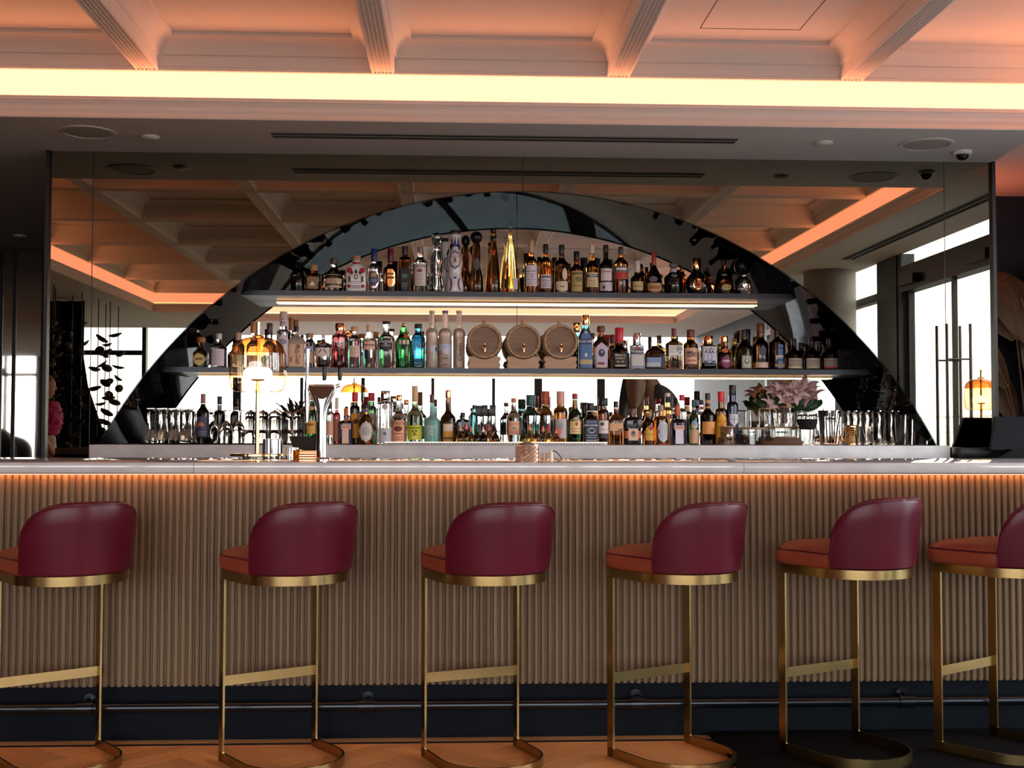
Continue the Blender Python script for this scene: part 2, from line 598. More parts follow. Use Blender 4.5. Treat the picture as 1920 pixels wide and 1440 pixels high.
# glazing behind the camera: posts and panes
posts = [(-9.78, .10), (-9.40, .05), (-8.70, .14), (-5.7, .10), (-4.7, .06), (-3.53, .13), (-2.49, .05), (-1.5, .06), (-.366, .05), (.627, .05), (1.36, .13), (2.39, .13), (3.2, .06), (3.9, .08)]
for i in range(len(posts) - 1):
    (a, wa), (b, wb_) = posts[i], posts[i + 1]
    x0, x1 = a + wa / 2, b - wb_ / 2
    root = struct(MB().box(a - wa / 2, a + wa / 2, WY0 - .06, WY0 + .06, 0, Z_SOF).build('window_%d' % (i + 1), FRAME, None, False))
    if a == -8.70:
        continue
    MB().quad((x0, WY0, .06), (x1, WY0, .06), (x1, WY0, Z_SOF), (x0, WY0, Z_SOF)).build('pane', PANE, root, False)
    MB().box(x0, x1, WY0 - .05, WY0 + .05, 0, .06).build('bottom_rail', FRAME, root, False)
    if x1 < -4.0:
        MB().box(x0, x1, WY0 - .05, WY0 + .05, 2.36, 2.36 + (.17 if i % 2 == 0 else .07)).build('transom_bar', FRAME, root, False)
nwin = len(posts)
rw = MB().box(-8.63, -5.75, WY0 - .08, WY0 + .02, 0, Z_SOF)  # solid stretches added in place of glazing to cut daylight at the left
rw.box(WX0, -9.83, WY0 - .08, WY0 + .02, 0, Z_SOF)
struct(rw.build('wall_rear_blocker', NAVYWALL, None, False))

# right-hand glazed wall with the terrace door
def glazed(n, y0, y1, door=False):
    global nwin
    nwin += 1
    if door:
        root = struct(MB().box(WX1 - .02, WX1 + .1, y0 - .10, y0, 0, Z_SOF).build('door_%d' % n, FRAME, None, False))
        MB().box(WX1 - .02, WX1 + .1, y1, y1 + .10, 0, Z_SOF).build('post', FRAME, root, False)
        MB().box(WX1 - .03, WX1 + .1, y0, y1, 2.43, 2.655).build('door_header', FRAME, root, False)
        MB().box(WX1 - .09, WX1 - .03, y0 + .1, y0 + .45, 2.47, 2.55).build('door_closer', BLACKMETAL, root, False)
        MB().box(WX1 - .09, WX1 - .03, y1 - .45, y1 - .1, 2.47, 2.55).build('door_closer', BLACKMETAL, root, False)
        MB().quad((WX1 + .03, y0, 2.655), (WX1 + .03, y1, 2.655), (WX1 + .03, y1, Z_SOF), (WX1 + .03, y0, Z_SOF)).build('transom_pane', PANE, root, False)
        ym = (y0 + y1) / 2
        for a, b, h in ((y0 + .02, ym - .006, ym - .10), (ym + .006, y1 - .02, ym + .10)):
            lf = MB().quad((WX1 + .036, a, .01), (WX1 + .036, b, .01), (WX1 + .036, b, 2.43), (WX1 + .036, a, 2.43)).build('door_leaf', PANE, root, False)
            MB().box(WX1 + .02, WX1 + .05, a, a + .05, .01, 2.43).build('leaf_frame', FRAME, lf, False)
            for sx in (-.06, .13):
                hd = MB().tube([(WX1 + sx, h, .75), (WX1 + sx, h, 2.06)], .013)
                for z in (1.05, 1.78):
                    hd.tube([(WX1 + sx, h, z), (WX1 + .036, h, z)], .008)
                hd.build('pull_handle', P('handle_metal', (.10, .075, .08), .3, .8), lf)
    else:
        root = struct(MB().box(WX1, WX1 + .1, y0 - .05, y0 + .05, 0, Z_SOF).build('window_%d' % nwin, FRAME, None, False))
        MB().quad((WX1 + .03, y0 + .05, .06), (WX1 + .03, y1, .06), (WX1 + .03, y1, Z_SOF), (WX1 + .03, y0 + .05, Z_SOF)).build('pane', PANE, root, False)
        MB().box(WX1, WX1 + .09, y0 + .05, y1, 2.43, 2.50).build('transom_bar', FRAME, root, False)
        MB().box(WX1, WX1 + .09, y0 + .05, y1, 0, .06).build('bottom_rail', FRAME, root, False)


glazed(1, -.15, 1.2)
glazed(2, 1.25, 2.75)
struct(MB().box(WX1 - .03, WX1 + .1, 2.78, 3.28, 0, Z_SOF).build('trim_1', FRAME, None, False))
glazed(1, 3.38, 5.35, True)
glazed(3, 5.5, 6.15)

# round concrete column
col = struct(MB().lathe([(.25, 0), (.25, Z_SOF)], 40, (3.66, 2.15, 0)).build('column', CONCRETE))

# terrace outside
tm = MB().box(WX1 + .15, 12, -18, 12, -.12, -.02)
tm.box(WX0 - 6, WX1 + .15, -18, WY0 - .1, -.12, -.02)
struct(tm.build('terrace_floor', P('terrace_tile', (.11, .105, .10), .8, spec=.1), None, False))
BALU = thin_glass('balustrade_glass', (.80, .92, .90))
k = 0
for y in (-7.0, -4.6, -2.2, .2, 2.6, 5.0):
    k += 1
    t = thing('balustrade', 'greenish glass terrace balustrade panel outside the glazed door, number %s from the bar' % ['six', 'five', 'four', 'three', 'two', 'one'][k - 1], 'balustrade', (6.6, y, 0))
    MB().quad((0, 0, 0), (0, 2.32, 0), (0, 2.32, 1.4), (0, 0, 1.4)).build('glass', BALU, t, False)
    MB().box(-.02, .035, 0, 2.36, 1.40, 1.43).build('rail', STEEL, t, False)
    MB().box(-.02, .035, 2.33, 2.38, 0, 1.40).build('post', STEEL, t, False)
for k, x in enumerate((-9.5, -6.5, -3.5, -.5, 2.5)):
    t = thing('balustrade', 'glass terrace balustrade panel behind the rear windows, ' + ['furthest left', 'second from left', 'middle one', 'second from right', 'furthest right'][k], 'balustrade', (x, -7.6, 0))
    MB().quad((0, 0, 0), (2.9, 0, 0), (2.9, 0, 1.2), (0, 0, 1.2)).build('glass', BALU, t, False)
    MB().box(0, 2.95, -.02, .035, 1.2, 1.23).build('rail', STEEL, t, False)
    MB().box(2.92, 2.97, -.02, .035, 0, 1.2).build('post', STEEL, t, False)


# ------------------------------------------------------------------ ceiling fittings
def fit(o, px, py, z=Z_SOF):
    p = atz(px, py, z)
    o.location = p
    return p


def speaker(px, py, lab):
    t = thing('ceiling_speaker', lab, 'speaker')
    fit(t, px, py)
    MB().lathe([(.145, -.001), (.145, -.006), (.128, -.008), (.126, -.004)], 40, cap=False).build('rim', P('speaker_rim', (.74, .69, .66), .6), t)
    MB().lathe([(.126, -.004), (.1, -.006), (.001, -.007)], 40).build('grille', P('speaker_grille', (.54, .50, .47), .8, bump=(900, .5)), t)


speaker(165, 247, 'round ceiling loudspeaker grille above the left end of the mirror')
speaker(1737, 270, 'round ceiling loudspeaker grille above the right end of the mirror')


def detector(px, py, lab, r=.052):
    t = thing('smoke_detector', lab, 'detector')
    fit(t, px, py)
    MB().lathe([(r, 0), (r, -.008), (r * .96, -.011)], 28).build('base', WHITEPL, t)
    MB().lathe([(r * .8, -.011), (r * .74, -.016), (r * .3, -.019)], 28).build('sensor_head', WHITEPL, t)


detector(283, 256, 'small white ceiling disc left of the air slot', .048)
detector(1545, 267, 'small white ceiling disc right of the air slot', .048)
detector(38, 441, 'white smoke detector on the far left ceiling')

pa, pb, pc = atz(506, 248, Z_SOF), atz(1386, 259, Z_SOF), atz(524, 258, Z_SOF)
t = thing('air_diffuser', 'long black two-slot air diffuser in the soffit above the mirror', 'air vent', ((pa.x + pb.x) / 2, (pa.y + pc.y) / 2, Z_SOF))
L, D = (pb.x - pa.x) / 2, abs(pa.y - pc.y) / 2
MB().box(-L, L, -D, D, -.001, .02).build('slot_box', P('slot_black', (.006, .006, .007), .7), t, False)
for yy in (-D, -.012, D - .006):
    MB().box(-L, L, yy, yy + (.024 if yy == -.012 else .006), -.004, .003).build('blade', P('blade_grey', (.22, .21, .21), .5), t, False)
t = thing('air_diffuser', 'black slot air diffuser in the soffit beside the terrace door, seen in the mirror', 'air vent', (3.56, 4.6, Z_SOF))
MB().box(-.06, .06, -1.6, 1.6, -.001, .02).build('slot_box', MATS['slot_black'], t, False)
for xx in (-.06, -.013, .05):
    MB().box(xx, xx + (.026 if xx == -.013 else .01), -1.6, 1.6, -.004, .003).build('blade', MATS['blade_grey'], t, False)
detector(1475, 317, 'tiny white ceiling disc by the terrace door, seen in the mirror', .04)

t = thing('security_camera', 'white dome security camera with dark lens above the mirror corner', 'camera')
fit(t, 1804, 284)
MB().lathe([(.052, 0), (.052, -.010), (.044, -.018), (.036, -.020)], 28).build('base', P('camera_white', (.85, .83, .82), .4), t)
MB().lathe([(.036, -.020), (.034, -.034), (.022, -.048), (.001, -.054)], 24).build('dome', P('camera_dome', (.01, .01, .012), .05), t)

# ------------------------------------------------------------------ mirror wall with the arched niche
MX = [at(p, 560, Y_M).x for p in (90.5, 171.5, 980, 1772.5, 1860.5)]
XC = (at(184, 834, Y_M).x + at(1757, 834, Y_M).x) / 2
HWID = (at(1757, 834, Y_M).x - at(184, 834, Y_M).x) / 2
HGT = at(971, 358, Y_M).z - Z_BACK
RAD = (HWID ** 2 + HGT ** 2) / (2 * HGT)
ZC = Z_BACK + HGT - RAD
A0 = math.asin(HWID / RAD)
ZT = at(971, 293, Y_M).z


def arch_z(x):
    d = RAD ** 2 - (x - XC) ** 2
    return ZC + math.sqrt(d) if abs(x - XC) < HWID else Z_BACK


mw = struct(MB().box(MX[0] - .03, MX[4] + .03, Y_M + NICHE + .03, Y_M + NICHE + .1, 0, Z_SOF).build('wall_mirror', BLACKWOOD, None, False))
pi = 0
for x0, x1 in zip(MX[:-1], MX[1:]):
    pi += 1
    m = MB()
    g = .0025
    a, b = x0 + g, x1 - g
    cuts = sorted(set([a, b] + [x for x in [XC - HWID, XC + HWID] if a < x < b] + [XC + RAD * math.sin(A0 * k / 48) for k in range(-48, 49) if a < XC + RAD * math.sin(A0 * k / 48) < b]))
    for u0, u1 in zip(cuts[:-1], cuts[1:]):
        um = (u0 + u1) / 2
        inside = abs(um - XC) < HWID
        za, zb = (arch_z(u0), arch_z(u1)) if inside else (.02, .02)
        v = [(u0, Y_M, za), (u1, Y_M, zb), (u1, Y_M, ZT), (u0, Y_M, ZT)]
        v += [(x, Y_M + .006, z) for x, y, z in v]
        m.add(v, [(0, 1, 2, 3), (7, 6, 5, 4), (0, 4, 5, 1), (3, 2, 6, 7)])
    p_ = m.build('mirror_panel', MIRROR, mw, False)
    p_['label'] = 'bronze mirror panel'
    MB().box(x0 - .002, x0 + .002, Y_M - .001, Y_M + .01, arch_z(x0) if pi == 3 else .02, ZT).build('panel_joint', BLACKMETAL, mw, False)
fr = MB()
fr.box(MX[0] - .018, MX[4] + .018, Y_M - .025, Y_M + .03, ZT - .002, ZT + .020)
fr.box(MX[0] - .018, MX[0] + .002, Y_M - .025, Y_M + NICHE, 0, ZT)
fr.box(MX[4] - .002, MX[4] + .018, Y_M - .025, Y_M + NICHE, 0, ZT)
fr.build('mirror_frame', BLACKMETAL, mw, False)
# black lining of the arch, and the clear mirror at its back
N = 72
rows = [[(XC + (RAD + dr) * math.sin(A0 * (2 * k / N - 1)), y, ZC + (RAD + dr) * math.cos(A0 * (2 * k / N - 1))) for k in range(N + 1)] for y, dr in ((Y_M - .004, .0), (Y_M - .004, -.006), (Y_M + .008, -.006), (Y_M + .008, -.001), (Y_M + NICHE, -.001))]
MB().rings(rows, False).build('arch_lining', BLACKGLOSS, mw)
k0 = int((.5 + .5 * math.asin((MX[2] - XC) / RAD) / A0) * N)
back = MB()
xsb = [XC + RAD * math.sin(A0 * (2 * k / N - 1)) for k in range(N + 1)]
for side, (lo, hi) in enumerate(((xsb[0], MX[2] - .002), (MX[2] + .002, xsb[-1]))):
    m = MB()
    cc = sorted([lo, hi] + [x for x in xsb if lo < x < hi])
    for u0, u1 in zip(cc[:-1], cc[1:]):
        m.add([(u0, Y_M + NICHE - .004, Z_BACK - .02), (u1, Y_M + NICHE - .004, Z_BACK - .02), (u1, Y_M + NICHE - .004, arch_z(u1) + .004), (u0, Y_M + NICHE - .004, arch_z(u0) + .004)], [(0, 1, 2, 3)])
    p_ = m.build('niche_mirror', MIRROR_N, mw, False)
MB().box(MX[2] - .002, MX[2] + .002, Y_M + NICHE - .006, Y_M + NICHE, Z_BACK, arch_z(MX[2])).build('panel_joint', BLACKMETAL, mw, False)

# shelves in the niche
Y_SH = Y_M + NICHE - .34
SH = {}


def shelf(name, py, lab, thick):
    z = at(971, py, Y_SH).z
    hw = math.sqrt(RAD ** 2 - (z - ZC) ** 2) - .001
    hwl = math.sqrt(RAD ** 2 - (z - thick - ZC) ** 2) - .004
    t = thing('display_shelf', lab, 'shelf', (XC, Y_SH, z))
    m = MB()
    v = [(-hwl, 0, -thick), (hwl, 0, -thick), (hw, 0, 0), (-hw, 0, 0)]
    v += [(a, .33, b) for a, _, b in v]
    m.add(v, [(0, 1, 2, 3), (7, 6, 5, 4), (0, 4, 5, 1), (3, 2, 6, 7), (0, 3, 7, 4), (1, 5, 6, 2)])
    m.build('board', DARKSHELF, t, False)
    MB().box(-hw + .13, hw - .13, .285, .312, -thick - .008, -thick - .0005).build('light_channel', BRASS, t, False)
    MB().box(-hw + .13, hw - .13, .290, .306, -thick - .0135, -thick - .0085).build('strip_light', LED_S, t, False)
    SH[name] = z


shelf('U', 547.5, 'dark upper shelf across the arch with a warm strip light below', .030)
shelf('M', 690.5, 'dark middle shelf across the arch with a warm strip light below', .030)
SH['C'] = Z_BACK + .001

# back counter
bc = thing('back_counter', 'grey stone back counter running below the arched mirror', 'counter', (0, 6.93, 0))
xa, xb = at(167, 840, 6.93).x, at(1782, 840, 6.93).x
MB().bevbox(xa, xb, 0, Y_M + NICHE - 6.93 - .005, Z_BACK - .11, Z_BACK, .003).build('worktop', STONE, bc)
MB().box(xa + .02, xb - .02, .03, .6, 0, Z_BACK - .111).build('cabinet', BLACKWOOD, bc, False)
# ------------------------------------------------------------------ the bar
Y_N, Z_TOP, TH = 4.53, 1.080, .042        # counter nose, top height, slab thickness
Y_SL, Y_KICK = 4.825, 4.865                 # slat face, kick board
BX0, BX1 = -2.75, 3.88
bt = thing('bar_worktop', 'long polished grey stone bar worktop with a rounded nose', 'worktop', (0, Y_N, Z_TOP))
seams = [BX0, at(363, 876, Y_N).x, at(1395, 878, Y_N).x, BX1]
nose = []
for k in range(9):
    a = math.pi / 2 + math.pi * k / 8
    nose.append((.0135 + .0135 * math.cos(a) if k <= 4 else .0135 + .0135 * math.cos(a), -.0135 + .0135 * math.sin(a) if k <= 4 else -TH + .0135 + .0135 * math.sin(a)))
nose = [(y, z) for y, z in nose]
prof = [(.86, 0)] + nose + [(.86, -TH)]
for a, b in zip(seams[:-1], seams[1:]):
    MB().prism(prof, 'x', a + .0008, b - .0008).build('slab', TOPSTONE, bt)
bf = thing('bar_counter', 'oak bar front of narrow vertical slats above a dark kick board', 'bar counter', (0, Y_SL, 0))
ZS0, ZS1 = .213, Z_TOP - TH - .001
MB().box(BX0, BX1 - .05, .0125, .05, ZS0 + .004, ZS1).build('backing_board', P('backing_oak', (.17, .10, .055), .6), bf, False)
MB().box(BX0, BX1 - .05, Y_KICK - Y_SL, Y_KICK - Y_SL + .03, 0, ZS0 + .02).build('kick_board', NAVY, bf, False)
MB().box(BX0, BX1 - .05, .051, .58, ZS0 + .02, ZS1).build('carcass', BLACKWOOD, bf, False)
SP = .02675
sw = .0105
sl_me = MB().prism([(-sw, .0128), (-sw, .0075), (-sw + .0025, .003), (-sw + .0062, 0), (sw - .0062, 0), (sw - .0025, .003), (sw, .0075), (sw, .0128)], 'z', ZS0, ZS1).mesh('slat', SLATWOOD, False)
for i in range(int((BX1 - BX0 - .08) / SP)):
    link('slat', sl_me, bf, (BX0 + .02 + i * SP, random.uniform(-.0006, .0006), 0))
t = thing('bar_strip_light', 'warm strip light glowing below the bar nose at the top of the slats', 'strip light', (0, Y_SL - .022, Z_TOP - TH))
MB().box(BX0, BX1 - .05, .0045, .0135, -.006, -.0035).build('light_tape', LED_B, t, False)
MB().box(BX0, BX1 - .05, .0, .003, -.0125, -.0035).build('diffuser', P('bar_strip_diffuser', (.6, .5, .45), .6, emit=(1.0, .55, .36), es=.95), t, False)
MB().box(BX0, BX1 - .05, -.001, .0145, -.0033, -.0003).build('channel', STEEL, t, False)

# foot rail
t = thing('foot_rail', 'dark metal foot rail along the kick board with clamp brackets', 'foot rail', (0, Y_KICK - .066, .139))
RAILM = P('gunmetal', (.035, .040, .048), .22, .9)
MB().tube([(BX0, 0, 0), (BX1 - .05, 0, 0)], .0185, 20).build('rail', RAILM, t)
for px in (160, 688, 1196, 1700):
    x = at(px, 1332, Y_KICK - .066).x
    b = MB().tube([(x - .03, 0, 0), (x + .03, 0, 0)], .024, 20).build('clamp', RAILM, t)
    MB().tube([(x, 0, 0), (x, .03, .015), (x, .064, .018)], .011, 10).build('arm', RAILM, b)
    MB().tube([(x, .056, .018), (x, .064, .018)], .026, 16).build('wall_plate', RAILM, b)

# black mat on the right
mx = at(1329, 1362, Y_KICK - .005).x
m = MB().bevbox(mx, 3.6, 2.6, Y_KICK - .003, .0008, .016, .003)
tag(m.build('floor_mat', RUBBER), 'black rubber floor mat at the right end of the bar', 'mat')


# ------------------------------------------------------------------ stools
def outline(hw, yb, yf, n=40, rc=.09):
    """D-shaped plan, round at the back (-y); starts at the front left corner, runs clockwise round the back"""
    pts = []
    for k in range(7):
        a = math.pi * .5 + (math.pi * .5) * k / 6
        pts.append((-hw + rc + rc * math.cos(a), yf - rc + rc * math.sin(a)))
    for k in range(n + 1):
        a = math.pi + math.pi * k / n
        pts.append((hw * math.cos(a), yb + hw * math.sin(a)))
    for k in range(7):
        a = (math.pi * .5) * k / 6
        pts.append((hw - rc + rc * math.cos(a), yf - rc + rc * math.sin(a)))
    return pts


def make_stool():
    t = thing('bar_stool', '', 'stool', (0, 0, 0))
    hw, yb, yf = .200, -.185, .062
    o = outline(hw, yb, yf)
    cx, cy = 0, -.15

    def ringz(sc, z, off=0):
        return [(cx + (x - cx) * sc, cy + (y - cy) * sc, z) for x, y in o]
    # brass seat band
    m = MB()
    m.rings([ringz(1.0, .660), ringz(1.0, .693), ringz(.97, .693), ringz(.97, .660)], True, loop=True)
    m.build('seat_band', BRASS, t)
    MB().rings([ringz(.968, .668), ringz(.968, .672)], True, True, True).build('seat_plate', BLACKMETAL, t)
    # cushion
    m = MB()
    m.rings([ringz(.96, .690), ringz(.985, .694), ringz(1.018, .706), ringz(1.03, .722), ringz(1.025, .738), ringz(1.0, .749), ringz(.93, .763), ringz(.8, .773), ringz(.5, .780), ringz(.12, .782)], True, True, True)
    cu = m.build('seat_cushion', SEATLEATHER, t)
    MB().tube([(x, y, .7465) for x, y, z in ringz(1.014, 0)] + [ringz(1.014, .7465)[0]], .0035, 6).build('piping', LEATHER, cu)
    # wrap-round back
    na = 44
    sweep = math.radians(142)
    path = []
    for k in range(na + 1):
        a = 1.5 * math.pi + sweep * (k / na - .5)
        path.append(((hw * math.cos(a), yb + hw * math.sin(a)), (math.cos(a), math.sin(a))))
    rs = []
    pip = []
    for k, (p, n_) in enumerate(path):
        u = abs(2 * k / na - 1)
        hh = .052 + .208 * (1 - u ** 3.4) ** (1 / 2.1)
        th = .046
        zt = .690 + hh
        e = lambda off, z: (p[0] + n_[0] * off, p[1] + n_[1] * off, z)
        fl = .030 * (hh / .26)
        rs.append([e(.0, .6935), e(.010, .70), e(.012 + fl * .3, .69 + hh * .33), e(.010 + fl * .7, .69 + hh * .7), e(.008 + fl, zt - .022), e(.003 + fl, zt - .007), e(-.010 + fl, zt), e(-.024 + fl, zt - .004), e(-th * .8 + fl, zt - .018), e(-th + fl * .6, .69 + hh * .6), e(-th, .70), e(-th, .6935)])
        pip.append(e(.0055 + fl, zt - .010))
    m = MB()
    m.rings(rs, True, True, True)
    bk = m.build('backrest', LEATHER, t)
    MB().tube(pip, .0032, 6).build('piping', LEATHER, bk)
    # legs, footrest, floor loop: flat brass bar
    lx = .186
    for sgn in (-1, 1):
        MB().box(sgn * lx - .004, sgn * lx + .004, -.017, .017, .004, .664).build('leg', BRASS, t, False)
    MB().box(-lx + .004, lx - .004, -.004, .004, .272, .308).build('footrest', BRASS, t, False)
    lp = [(-lx, .017)] + [(lx * math.cos(math.pi + math.pi * k / 30), -.185 + lx * math.sin(math.pi + math.pi * k / 30)) for k in range(31)] + [(lx, .017)]
    lo = []
    for i, (x, y) in enumerate(lp):
        a, b = lp[max(i - 1, 0)], lp[min(i + 1, len(lp) - 1)]
        d = Vector((b[0] - a[0], b[1] - a[1])).normalized()
        n_ = Vector((d.y, -d.x))
        lo.append([(x + n_.x * .004, y + n_.y * .004, 0.001), (x + n_.x * .004, y + n_.y * .004, .036), (x - n_.x * .004, y - n_.y * .004, .036), (x - n_.x * .004, y - n_.y * .004, 0.001)])
    MB().rings(lo, True, True, True).build('floor_loop', BRASS, t)
    return t


stool = make_stool()
spots = []
for (lx_, ly_), (rx_, ry_), z in (((4, 1425), (194, 1394), 0), ((417, 1421), (596, 1392), 0), ((795, 1407), (966, 1388), 0), ((1138, 1410), (1285, 1384), 0), ((1456, 1412), (1617, 1384), .0165), ((1752, 1404.6), (1862, 1375), .0165)):
    l_, r_ = atz(lx_, ly_, z), atz(rx_, ry_, z)
    spots.append(((l_.x + r_.x) / 2, min((l_.y + r_.y) / 2, 4.64), math.degrees(math.atan2(r_.y - l_.y, r_.x - l_.x)), z))
names = ['leftmost burgundy leather bar stool, cut by the left edge of the photo', 'burgundy leather bar stool second from the left, below the amber lamp', 'burgundy leather bar stool third from the left, near the middle of the bar', 'burgundy leather bar stool fourth from the left, at the edge of the wood floor', 'burgundy leather bar stool fifth from the left, standing on the black mat', 'rightmost burgundy leather bar stool, half cut by the right edge of the photo']
for i, (x, y, a, z) in enumerate(spots):
    s = stool if i == 0 else copy_tree(stool)
    s.location = (x, y, z)
    s.rotation_euler = (0, 0, math.radians(a))
    tag(s, names[i], 'stool', 'burgundy bar stools along the bar')

# round side table just below the frame
t = thing('side_table', 'round dark blue table top peeking in at the bottom edge', 'table', (.07, 1.72, 0))
TB = P('blue_table_top', (.05, .055, .14), .3)
MB().lathe([(.34, .600), (.35, .606), (.35, .624), (.344, .630), (.001, .630)], 48).build('table_top', TB, t)
MB().lathe([(.03, .02), (.022, .05), (.022, .600)], 20).build('stem', BLACKMETAL, t)
MB().lathe([(.2, 0.0005), (.2, .012), (.03, .02)], 36).build('base', BLACKMETAL, t)
# ------------------------------------------------------------------ bottles
BASE = {'U': 547.5, 'M': 690.5, 'C': 832.0}
ROWY = {'U': Y_SH + .065, 'M': Y_SH + .065, 'C': 7.12}

GL = {
    'amber': (.42, .15, .03), 'damber': (.13, .035, .010), 'lamber': (.70, .36, .10), 'gold': (.90, .60, .18), 'dark': (.016, .013, .011),
    'green': (.04, .16, .05), 'bgreen': (.08, .42, .10), 'olive': (.20, .17, .03), 'blue': (.10, .42, .62), 'teal': (.10, .33, .36), 'clear': (.93, .94, .92), 'pale': (.85, .88, .80),
    'navy': (.02, .025, .06), 'red': (.30, .03, .03), 'wine': (.28, .055, .06), 'lime': (.62, .80, .55), 'brown': (.10, .045, .016), 'rose': (.75, .52, .47),
}


def glassmat(k):
    if k in ('white',):
        return P('white_ceramic', (.78, .75, .76), .25, coat=.5)
    if k == 'frost':
        return P('frosted_glass', (.70, .55, .45), .32, 0, spec=.5, trans=.55, ior=1.3)
    if k == 'fteal':
        return P('frosted_teal_glass', (.30, .62, .58), .3, 0, trans=.45, ior=1.3)
    if k == 'cream':
        return P('cream_ceramic', (.72, .55, .42), .4)
    return glass(k, GL[k], .0, 1.4)


def sect(n):
    return {'r': 2.0, 's': 5.0, 'f': 4.5, 'h': 3.0}[n]


def bottle(sh, px, wpx, top, name, label, cat='bottle', sec='r', ys=(None, None, None), rn=.36, rc=None, cap='black', glassk='amber', lab=(), txt=(), prof=None, dy=0.0, dep=None, fl=0, capm=None, capball=False, group=None, base=None, rings=0):
    """ys: photo rows of shoulder, neck foot and cap foot; lab: (shape, dx, y0, y1, half width 0..1, rgb); txt: (string, dx, y, size, rgb[, vertical])"""
    Y = ROWY[sh] + dy
    bpy_ = base or BASE[sh]
    k = scl(px, Y)
    H = (bpy_ - top) * k
    A = wpx * k / 2
    n = sect(sec)
    B = A * (dep if dep else {'r': 1.0, 's': 1.0, 'f': .55, 'h': 1.0}[sec])
    loc = at(px, bpy_, Y)
    root = thing(name, label, cat, (loc.x, Y, SH[sh]), 0, group)
    fy = lambda y: (bpy_ - y) / (bpy_ - top)
    if prof is None:
        fb, fs, fc = fy(ys[0]), fy(ys[1]), fy(ys[2])
        prof = [(0, .86), (.012, .97), (.03, 1.0), (fb, 1.0)]
        for q in range(1, 6):
            e = q / 6
            prof.append((fb + (fs - fb) * e, rn + (1 - rn) * (.5 + .5 * math.cos(math.pi * e)) if fs - fb > .12 else rn + (1 - rn) * math.sqrt(max(0, 1 - e ** 2.4))))
        prof += [(fs, rn), (fc - .004, rn * .97)]
    else:
        fc = prof[-1][0]
    rn_top = prof[-1][1]
    rc = rc or rn_top * 1.06
    N = 24

    def ring(f, r, grow=1.0):
        out = []
        # cross-section is round in the neck and takes the body's section lower down
        mix = max(0, min(1, (r - rn_top) / max(1e-4, .97 - rn_top))) if sec != 'r' else 0
        nn = 2 + (n - 2) * mix
        bb = (B / A) * mix + (1 - mix) * 1.0
        if sec != 'r' and r * A > B and mix < 1:
            bb = min(bb, 1.0)
        for i in range(N):
            a = 2 * math.pi * (i + .5) / N
            c, s_ = math.cos(a), math.sin(a)
            q = (abs(c) ** nn + abs(s_) ** nn) ** (-1 / nn)
            wob = 1 + (fl * (.035 if i % 2 else -.035) if .08 < f < .6 and fl else 0)
            out.append((A * r * c * q * grow * wob, A * r * bb * s_ * q * grow * wob, f * H))
        return out
    MB().rings([ring(f, r) for f, r in prof], True, True, True).build('glass_body', glassmat(glassk), root)

    def rad(f):
        for (f0, r0), (f1, r1) in zip(prof[:-1], prof[1:]):
            if f0 <= f <= f1:
                return r0 + (r1 - r0) * (f - f0) / max(1e-6, f1 - f0)
        return prof[-1][1]

    def front(x, f, grow):
        r = max(rad(f), .02)
        mix = max(0, min(1, (r - rn_top) / max(1e-4, .97 - rn_top))) if sec != 'r' else 0
        nn = 2 + (n - 2) * mix
        bb = (B / A) * mix + (1 - mix)
        u = min(.985, abs(x) / (A * r))
        return -A * r * bb * (1 - u ** nn) ** (1 / nn) - grow
    # cap
    if cap is not None:
        cm = capm or {'black': gloss((18, 18, 20)), 'cork': CORK, 'copper': COPPER, 'gold': BRASSPOL, 'chrome': CHROME, 'wood': BARRELWOOD, 'glass': CLEAR2}.get(cap) if isinstance(cap, str) else gloss(cap, .35)
        z0, z1 = fc * H, H
        r_ = rc * A
        if capball:
            hh = (z1 - z0) / 2
            MB().lathe([(r_ * .35, z0 - .001)] + [(max(.0005, r_ * math.sin(math.pi * (q + .6) / 9.2)), z0 + hh - hh * math.cos(math.pi * (q + .6) / 9.2)) for q in range(9)], 20).build('stopper', cm, root)
        else:
            b_ = min(.003, (z1 - z0) * .15)
            pr = [(r_ * .96, z0), (r_, z0 + b_)]
            for q in range(rings):
                zz = z0 + (z1 - z0) * (q + 1) / (rings + 1)
                pr += [(r_, zz - .002), (r_ * 1.1, zz - .001), (r_ * 1.1, zz + .001), (r_, zz + .002)]
            pr += [(r_, z1 - b_), (r_ * .93, z1), (.0005, z1)]
            MB().lathe(pr, 20).build('cap', cm, root)
    # labels and marks
    first = None
    for li, (shape, dx, y0, y1, hw, col) in enumerate(lab):
        f1, f0 = fy(y0), fy(y1)
        g = .0006 + .0003 * li
        nx, nz = 10, (3 if shape == 'rect' else 8)
        rows = []
        for a in range(nz + 1):
            e = a / nz
            f = f0 + (f1 - f0) * e
            if shape == 'rect':
                ww = 1
            elif shape == 'oval':
                ww = max(.04, math.sqrt(max(0, 1 - (2 * e - 1) ** 2)))
            elif shape == 'hex':
                ww = .35 + .65 * min(1, min(e, 1 - e) * 3.2)
            elif shape == 'arch':
                ww = 1 if e < .6 else max(.15, math.sqrt(max(0, 1 - ((e - .6) / .4) ** 2)))
            elif shape == 'tri':
                ww = max(.03, 1 - e)
            elif shape == 'shield':
                ww = 1 if e > .45 else max(.1, math.sin(e / .45 * math.pi / 2))
            row = []
            for b in range(nx + 1):
                x = dx * k + hw * A * ww * (2 * b / nx - 1)
                lim = A * rad(f) * .97
                x = max(-lim, min(lim, x))
                row.append((x, front(x, f, g), f * H))
            rows.append(row)
        o = MB().rings(rows, False).build('label' if first is None else 'label_mark', paper(col) if not isinstance(col, str) else {'silver': STEEL, 'gold': BRASSPOL, 'copper': COPPER}[col], root if first is None else first)
        if first is None:
            first = o
